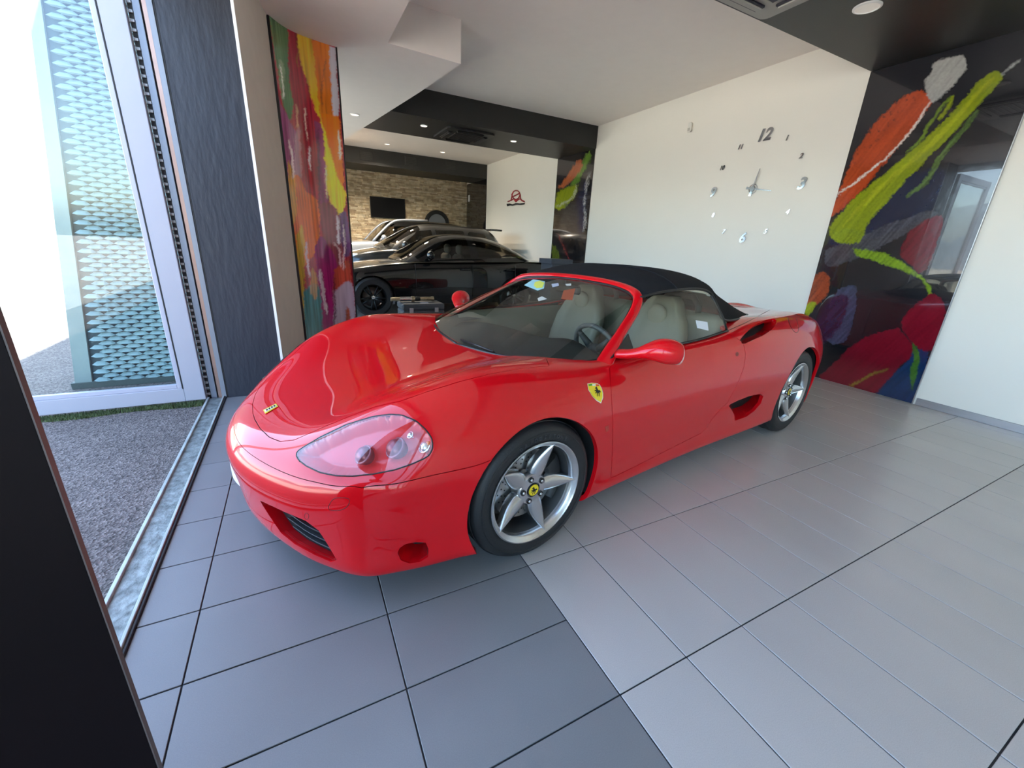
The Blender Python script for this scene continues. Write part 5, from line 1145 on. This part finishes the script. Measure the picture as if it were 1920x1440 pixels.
# ------------------------------------------------------------------ cars behind
def rows_from(spec, yw):
    """spec: (x, z centre, z edge, width factor) front to back"""
    fr_ = (0, .25, .48, .68, .83, .93); R_ = []
    for x, zc, ze, wf, zw in spec:
        w = yw * wf; R_.append([(x, w * q, zc + (ze - zc) * q ** 2.5) for q in fr_] + [(x, w * .985, ze - (ze - zw) * .35), (x, w, zw)])
    def cap(x, z0, wf, zw, nose):
        o = []; w = yw * wf
        for j in range(8): q = j / 7; o.append((x - nose * .16 * q ** 3, w * (1 - (1 - q) ** 1.25) * .97, z0 + (zw - z0) * q))
        return o
    a, b = spec[0], spec[-1]
    return [cap(a[0] + .07, a[1] - .08, a[3] * .96, a[4], 1)] + R_ + [cap(b[0] - .06, b[1] - .1, b[3] * .96, b[4], -1)]
def half_body(T_, zb, levels=2):
    cv, idx, faces = [], {}, []
    def av(k, p):
        if k not in idx: idx[k] = len(cv); cv.append(tuple(p))
        return idx[k]
    n_ = len(T_); per_ = [(0, j) for j in range(8)] + [(i, 7) for i in range(1, n_)] + [(n_ - 1, j) for j in range(6, -1, -1)]
    for i in range(n_):
        for j in range(8): av((i, j, 0), T_[i][j])
    for i, j in per_:
        x, y, z = T_[i][j]; k_ = 1 if i == 0 else -1 if i == n_ - 1 else 0
        for q, (dz, dx) in enumerate([(.3, .03), (.62, .02), (1, -.02)]): av((i, j, q + 1), (x + k_ * dx, y + (0 if k_ else (.006, -.004, -.03)[q]), z + (zb - z) * dz))
    F_ = []
    for i in range(n_ - 1):
        for j in range(7): F_.append(((i, j, 0), (i, j + 1, 0), (i + 1, j + 1, 0), (i + 1, j, 0)))
    for a, b in zip(per_, per_[1:]):
        for q in range(3): F_.append(((*a, q), (*a, q + 1), (*b, q + 1), (*b, q)))
    fc = [tuple(idx[k] for k in f) for f in F_]; mir = {}
    for i in range(len(cv)):
        if abs(cv[i][1]) < 1e-9: mir[i] = i
        else: mir[i] = len(cv); cv.append((cv[i][0], -cv[i][1], cv[i][2]))
    me_ = bpy.data.meshes.new('c'); me_.from_pydata(cv, [], fc + [tuple(mir[i] for i in f[::-1]) for f in fc]); ob = bpy.data.objects.new('c', me_); col.objects.link(ob)
    s_ = ob.modifiers.new('s', 'SUBSURF'); s_.levels = levels; dg = bpy.context.evaluated_depsgraph_get(); dg.update(); ev = ob.evaluated_get(dg); m2 = ev.to_mesh()
    A = np.array([v.co[:] for v in m2.vertices]); Qs = np.array([p.vertices[:] for p in m2.polygons]); NN = np.array([v.normal[:] for v in m2.vertices]); ev.to_mesh_clear(); bpy.data.objects.remove(ob)
    return A, NN, Qs
def setmesh(A, NN, Qs):
    global V, N, TRI
    V = A.copy(); N = NN.copy(); k = A[Qs][:, :, 1].mean(1) > 0; Qs = Qs[k]; V[np.abs(V[:, 1]) < 1e-4, 1] = 0
    TRI = np.vstack([Qs[:, [0, 1, 2]], Qs[:, [0, 2, 3]]])
def two(name, mask, m_, parent, pair=False, off=0.):
    v, n, f = sub(mask); v = v + n * off; f = [tuple(t) for t in f]
    if pair: return [mesh_obj(name, v * [1, s, 1], f if s == 1 else [t[::-1] for t in f], m_, parent, True) for s in (1, -1)]
    return mesh_obj(name, np.vstack([v, v * [1, -1, 1]]), f + [tuple(int(q) + len(v) for q in t[::-1]) for t in f], m_, parent, True)
M_bglass = glass_mat('tinted_car_glass', (.45, .43, .38), ior=1.5)
def simple_wheel(parent, x, y, R, W, s, m_rim):
    bm = bmesh.new(); lathe(bm, [(R * .68, -W), (R * .9, -W - .005), (R, -W + .03), (R, W - .03), (R * .9, W + .005), (R * .68, W), (R * .66, 0)], 'y', 48, close=True); w = bm_obj('wheel', bm, M_tyre, parent, True, 40); w.location = (x, s * y, R)
    if s < 0: w.rotation_euler = (0, 0, math.pi)
    bm = bmesh.new(); lathe(bm, [(R * .69, W - .01), (R * .7, W), (R * .66, W), (R * .62, W - .03), (R * .6, -W)], 'y', 48); bm_obj('rim', bm, m_rim, w, True, 40)
    bm = bmesh.new(); lathe(bm, [(.001, -.01), (R * .5, -.01), (R * .5, -.02)], 'y', 32); bm_obj('brake_disc', bm, M_disc, w, True)
    bm = bmesh.new(); lathe(bm, [(.001, W - .03), (R * .13, W - .032), (R * .16, W - .06)], 'y', 20); bm_obj('hub_cap', bm, M_chrome, w, True)
    for k in range(10):
        a = 2 * math.pi * k / 10 + (.12 if k % 2 else -.12); b_ = 2 * math.pi * k / 10
        bm = bmesh.new(); tube(bm, [(R * .1 * math.cos(b_), W - .045, R * .1 * math.sin(b_)), (R * .64 * math.cos(a), W - .025, R * .64 * math.sin(a))], [.02, .013], 6); bm_obj('spoke', bm, m_rim, w, True)
def bgcar(name, label, X0, Yc, rot, body, yw, zb, wb_, R, green, gy, wins, paint, roofm, m_rim, extras):
    root = empty(name, (X0, Yc, 0), math.pi + rot); tag(root, label, 'car', 'cars parked at the back of the showroom')
    setmesh(*half_body(rows_from(body, yw), zb)); on = np.ones(len(V), bool); al = np.ones(len(TRI), bool)
    for x in (0, -wb_): al &= ~cut(xz, circ((x, R), R + .035, 40), (V[:, 1] > yw * .5) & (V[:, 2] < R * 2.6))
    two('body', al, paint, root)
    bm = bmesh.new(); bx(bm, (-wb_ - .5, -yw * .55, zb), (.5, yw * .55, zb + .3)); bx(bm, (-wb_ + R + .1, -yw * .9, zb), (-R - .1, yw * .9, zb + .25)); bm_obj('underbody', bm, M_dark, root)
    for x in (0, -wb_):
        for s in (1, -1): simple_wheel(root, x, yw - .11, R, .105, s, m_rim)
    # cabin
    SG = spline([np.concatenate([a, b]) for a, b in green], 44)
    def sec(c, e, n=22):
        t = np.linspace(0, 1, n)[:, None]; k = np.sin(t * math.pi / 2) ** .8; return np.hstack([c[0] + (e[0] - c[0]) * k ** 2.5, e[1] * (gy + (1 - gy) * (1 - (1 - k) ** 1)) * k ** .9, e[2] + (c[2] - e[2]) * (1 - k ** 4.) ** .7])
    G = np.array([sec(r[:3], r[3:]) for r in SG]); A, Qs = grid_mesh(G); me_ = bpy.data.meshes.new('c'); me_.from_pydata([tuple(a) for a in A], [], [tuple(map(int, q)) for q in Qs]); me_.update(); NN = np.array([v.normal[:] for v in me_.vertices]); bpy.data.meshes.remove(me_)
    if NN[:, 2].mean() < 0: Qs = Qs[:, ::-1]; NN = -NN
    NN[:, 1] = np.where(A[:, 1] < 1e-4, 0, NN[:, 1]); setmesh(A, NN, Qs); lab_ = np.zeros(len(TRI), int)
    for k, w_ in enumerate(wins): 
        mk = cut(xz, w_, V[:, 1] > yw * .55); lab_[mk & (lab_ == 0)] = 1 + k
    f0, f1, r0, r1, hw_ = extras['glass']
    mk = cut(lambda B: B[:, :2], [(f0, -.1), (f0, hw_), (f1, hw_ * .82), (f1, -.1)], np.ones(len(V), bool)); lab_[mk & (lab_ == 0)] = 20
    mk = cut(lambda B: B[:, :2], [(r0, -.1), (r0, hw_ * .8), (r1, hw_ * .9), (r1, -.1)], np.ones(len(V), bool)); lab_[mk & (lab_ == 0)] = 21
    two('roof', lab_ == 0, roofm, root)
    for k in range(len(wins)): two('side_window', lab_ == 1 + k, M_bglass, root, True)
    two('windscreen', lab_ == 20, M_bglass, root); two('rear_window', lab_ == 21, M_bglass, root)
    zbelt = extras['belt']
    for s in (1, -1):
        mx = extras['mirror']; bm = bmesh.new(); bmesh.ops.create_uvsphere(bm, u_segments=16, v_segments=10, radius=1, matrix=Matrix.Translation((mx, s * (yw + .06), zbelt + .10)) @ Matrix.Diagonal((.07, .09, .075, 1)))
        mo_ = bm_obj('door_mirror', bm, extras.get('mirror_mat', paint), root, True); bm = bmesh.new(); tube(bm, [(mx, s * (yw - .04), zbelt + .03), (mx, s * (yw + .05), zbelt + .08)], .022, 8); bm_obj('mirror_stalk', bm, M_trimb, mo_, True)
        for hx in extras['handles']: bm = bmesh.new(); tube(bm, [(hx + .1, s * (yw + .0), zbelt - .14), (hx + .07, s * (yw + .03), zbelt - .135), (hx - .07, s * (yw + .03), zbelt - .135), (hx - .1, s * (yw + .0), zbelt - .14)], .014, 8); bm_obj('door_handle', bm, extras.get('handle_mat', paint), root, True)
        for sx in extras['seams']: bm = bmesh.new(); tube(bm, [(sx, s * (yw - .01), zbelt - .05), (sx - .01, s * (yw + .003), zbelt - .3), (sx, s * (yw - .002), zb + .12)], .004, 5); bm_obj('door_seam', bm, M_blk, root, True)
        hx, hy, hz, hl, hh = extras['lamp']; bm = bmesh.new(); bmesh.ops.create_uvsphere(bm, u_segments=20, v_segments=10, radius=1, matrix=Matrix.Translation((hx, s * hy, hz)) @ Matrix.Rotation(s * math.radians(-28), 4, 'Z') @ Matrix.Diagonal((hl, .10, hh, 1))); hl_o = bm_obj('headlamp', bm, mat('clear_lamp', (.7, .72, .74), .12, metal=.4, coat=1), root, True)
        for y_ in (.38,):
            bm = bmesh.new(); bx(bm, (extras['seat'] - .06, s * y_ - .22, .5), (extras['seat'] + .06, s * y_ + .22, zbelt + .12), .05); st_ = bm_obj('seat_back', bm, extras.get('seat_mat', M_dash), root, True)
            bm = bmesh.new(); bx(bm, (extras['seat'] - .08, s * y_ - .12, zbelt + .12), (extras['seat'] + .02, s * y_ + .12, zbelt + .30), .04); bm_obj('headrest', bm, extras.get('seat_mat', M_dash), st_, True)
    bm = bmesh.new(); gx = body[0][0]; bx(bm, (gx - .05, -.35, zb + .18), (gx + .085, .35, zb + .42), .02); bm_obj('grille', bm, M_trimb, root)
    if 'spoiler' in extras:
        sx, sz, sw2 = extras['spoiler']; bm = bmesh.new(); bx(bm, (sx - .16, -sw2, sz - .03), (sx + .14, sw2, sz + .015), .014); bm_obj('roof_spoiler', bm, roofm, root)
    return root
M_bk = mat('black_lacquer', (.004, .004, .004), .25, coat=.8, spec=.2, coat_rough=.02); M_gr = mat('dark_grey_lacquer', (.018, .018, .017), .28, coat=1.); M_si = mat('silver_lacquer', (.27, .285, .31), .28, metal=.5, coat=1.)
M_brim = mat('black_rim', (.012, .012, .012), .35, metal=.3)
def wx(P, Y, X0): return [(-(q[0] - X0), q[2]) for q in (at(p, 1, Y) for p in P)]
bgcar('black_sedan', 'glossy black sedan with black wheels parked behind the red car', 1.18, 8.52, 0.,
      [(.74, .70, .66, .80, .52), (.55, .80, .76, .94, .54), (.25, .88, .83, 1, .56), (-.1, .93, .88, 1, .58), (-.55, .98, .93, 1, .60), (-1.1, .99, .97, 1, .60), (-1.8, 1.0, .985, 1, .60), (-2.5, 1.02, 1.0, 1, .60), (-3.0, 1.04, 1.02, 1, .6), (-3.4, 1.05, 1.01, .98, .6), (-3.75, 1.03, .98, .92, .6)], .915, .22, 2.80, .345,
      [((-.50, 0, .985), (-.60, .72, .95)), ((-.80, 0, 1.16), (-.78, .84, .965)), ((-1.08, 0, 1.32), (-1.05, .87, .97)), ((-1.36, 0, 1.44), (-1.4, .88, .975)), ((-1.75, 0, 1.485), (-1.8, .885, .985)), ((-2.25, 0, 1.455), (-2.25, .885, 1.0)), ((-2.65, 0, 1.36), (-2.65, .87, 1.01)), ((-3.0, 0, 1.21), (-2.98, .83, 1.02)), ((-3.30, 0, 1.07), (-3.2, .72, 1.02))], .84,
      [wx(P, 7.72, 1.18) for P in ([(806, 484), (822, 464), (840, 451.5), (852, 448), (880, 446.5), (880, 484)], [(894, 446.5), (909, 448), (943, 460.5), (943, 483.5), (895, 483.5)], [(946, 462), (973, 471.5), (997, 482), (946, 483.5)])],
      M_bk, M_bk, M_brim, dict(glass=(-.58, -1.33, -2.5, -3.2, .72), belt=.99, mirror=-1.02, handles=(-1.72, -2.66), seams=(-.75, -1.86, -2.78), lamp=(.60, .66, .68, .22, .07), seat=-1.75, seat_mat=mat('grey_seat', (.10, .10, .09), .6)))
bgcar('dark_suv', 'dark grey SUV with a roof spoiler parked between the black sedan and the silver car', 1.70, 10.72, 0.,
      [(.72, .92, .86, .80, .6), (.5, 1.02, .97, .94, .62), (.2, 1.09, 1.04, 1, .64), (-.1, 1.14, 1.08, 1, .66), (-.5, 1.16, 1.11, 1, .68), (-1.2, 1.17, 1.13, 1, .68), (-2.0, 1.18, 1.15, 1, .68), (-2.7, 1.19, 1.16, .99, .68), (-3.1, 1.16, 1.12, .94, .68)], .93, .26, 2.62, .36,
      [((-.05, 0, 1.16), (-.25, .74, 1.09)), ((-.45, 0, 1.40), (-.5, .86, 1.10)), ((-.80, 0, 1.60), (-.85, .88, 1.11)), ((-1.15, 0, 1.70), (-1.2, .89, 1.12)), ((-1.7, 0, 1.73), (-1.7, .895, 1.13)), ((-2.3, 0, 1.715), (-2.3, .89, 1.14)), ((-2.8, 0, 1.67), (-2.75, .88, 1.15)), ((-3.08, 0, 1.45), (-2.98, .82, 1.15)), ((-3.18, 0, 1.18), (-3.1, .72, 1.15))], .86,
      [[(-.42, 1.15), (-.95, 1.54), (-1.25, 1.58), (-1.25, 1.16)], [(-1.35, 1.16), (-1.35, 1.59), (-2.05, 1.60), (-2.1, 1.18)], [(-2.2, 1.18), (-2.15, 1.59), (-2.6, 1.55), (-2.75, 1.2)]],
      M_gr, M_gr, M_brim, dict(glass=(-.18, -1.0, -2.9, -3.15, .76), belt=1.13, mirror=-.55, handles=(-1.3, -2.2), seams=(-.35, -1.32, -2.2), lamp=(.50, .68, .93, .22, .075), seat=-1.25, spoiler=(-2.98, 1.675, .6)))
bgcar('silver_suv', 'tall silver off-road car with a black roof parked by the stone wall', 1.50, 13.0, 0.,
      [(.72, 1.06, 1.0, .86, .7), (.5, 1.18, 1.13, .96, .72), (.2, 1.24, 1.20, 1, .74), (-.2, 1.27, 1.23, 1, .76), (-.6, 1.28, 1.25, 1, .78), (-1.2, 1.29, 1.26, 1, .78), (-2.0, 1.30, 1.27, 1, .78), (-2.8, 1.30, 1.27, 1, .78), (-3.2, 1.28, 1.24, .97, .78)], .94, .32, 2.75, .385,
      [((-.42, 0, 1.28), (-.50, .78, 1.22)), ((-.70, 0, 1.53), (-.65, .87, 1.24)), ((-.95, 0, 1.74), (-.9, .89, 1.25)), ((-1.18, 0, 1.835), (-1.2, .90, 1.26)), ((-1.9, 0, 1.86), (-1.9, .90, 1.26)), ((-2.6, 0, 1.86), (-2.6, .90, 1.26)), ((-3.05, 0, 1.82), (-3.05, .89, 1.26)), ((-3.18, 0, 1.6), (-3.14, .87, 1.26)), ((-3.24, 0, 1.29), (-3.2, .82, 1.26))], .9,
      [[(-.62, 1.29), (-.98, 1.66), (-1.35, 1.70), (-1.35, 1.29)], [(-1.47, 1.29), (-1.47, 1.70), (-2.2, 1.71), (-2.2, 1.30)], [(-2.3, 1.30), (-2.3, 1.71), (-2.9, 1.69), (-2.95, 1.31)]],
      M_si, M_bk, M_barrel, dict(glass=(-.48, -1.08, -3.1, -3.22, .80), belt=1.26, mirror=-.72, handles=(-1.35, -2.2), seams=(-.45, -1.42, -2.25), lamp=(.62, .68, 1.03, .13, .09), seat=-1.3))
for s in (1, -1):                              # silver pillars beside the far windscreen
    ss_ = [o for o in col.objects if o.name == 'silver_suv'][0]; bm = bmesh.new(); tube(bm, spline([(-.46, s * .80, 1.25), (-.72, s * .80, 1.52), (-1.0, s * .78, 1.76), (-1.3, s * .76, 1.84), (-2.0, s * .75, 1.865)], 14), .035, 8); bm_obj('pillar', bm, M_si, ss_, True)
bpy.context.view_layer.update()
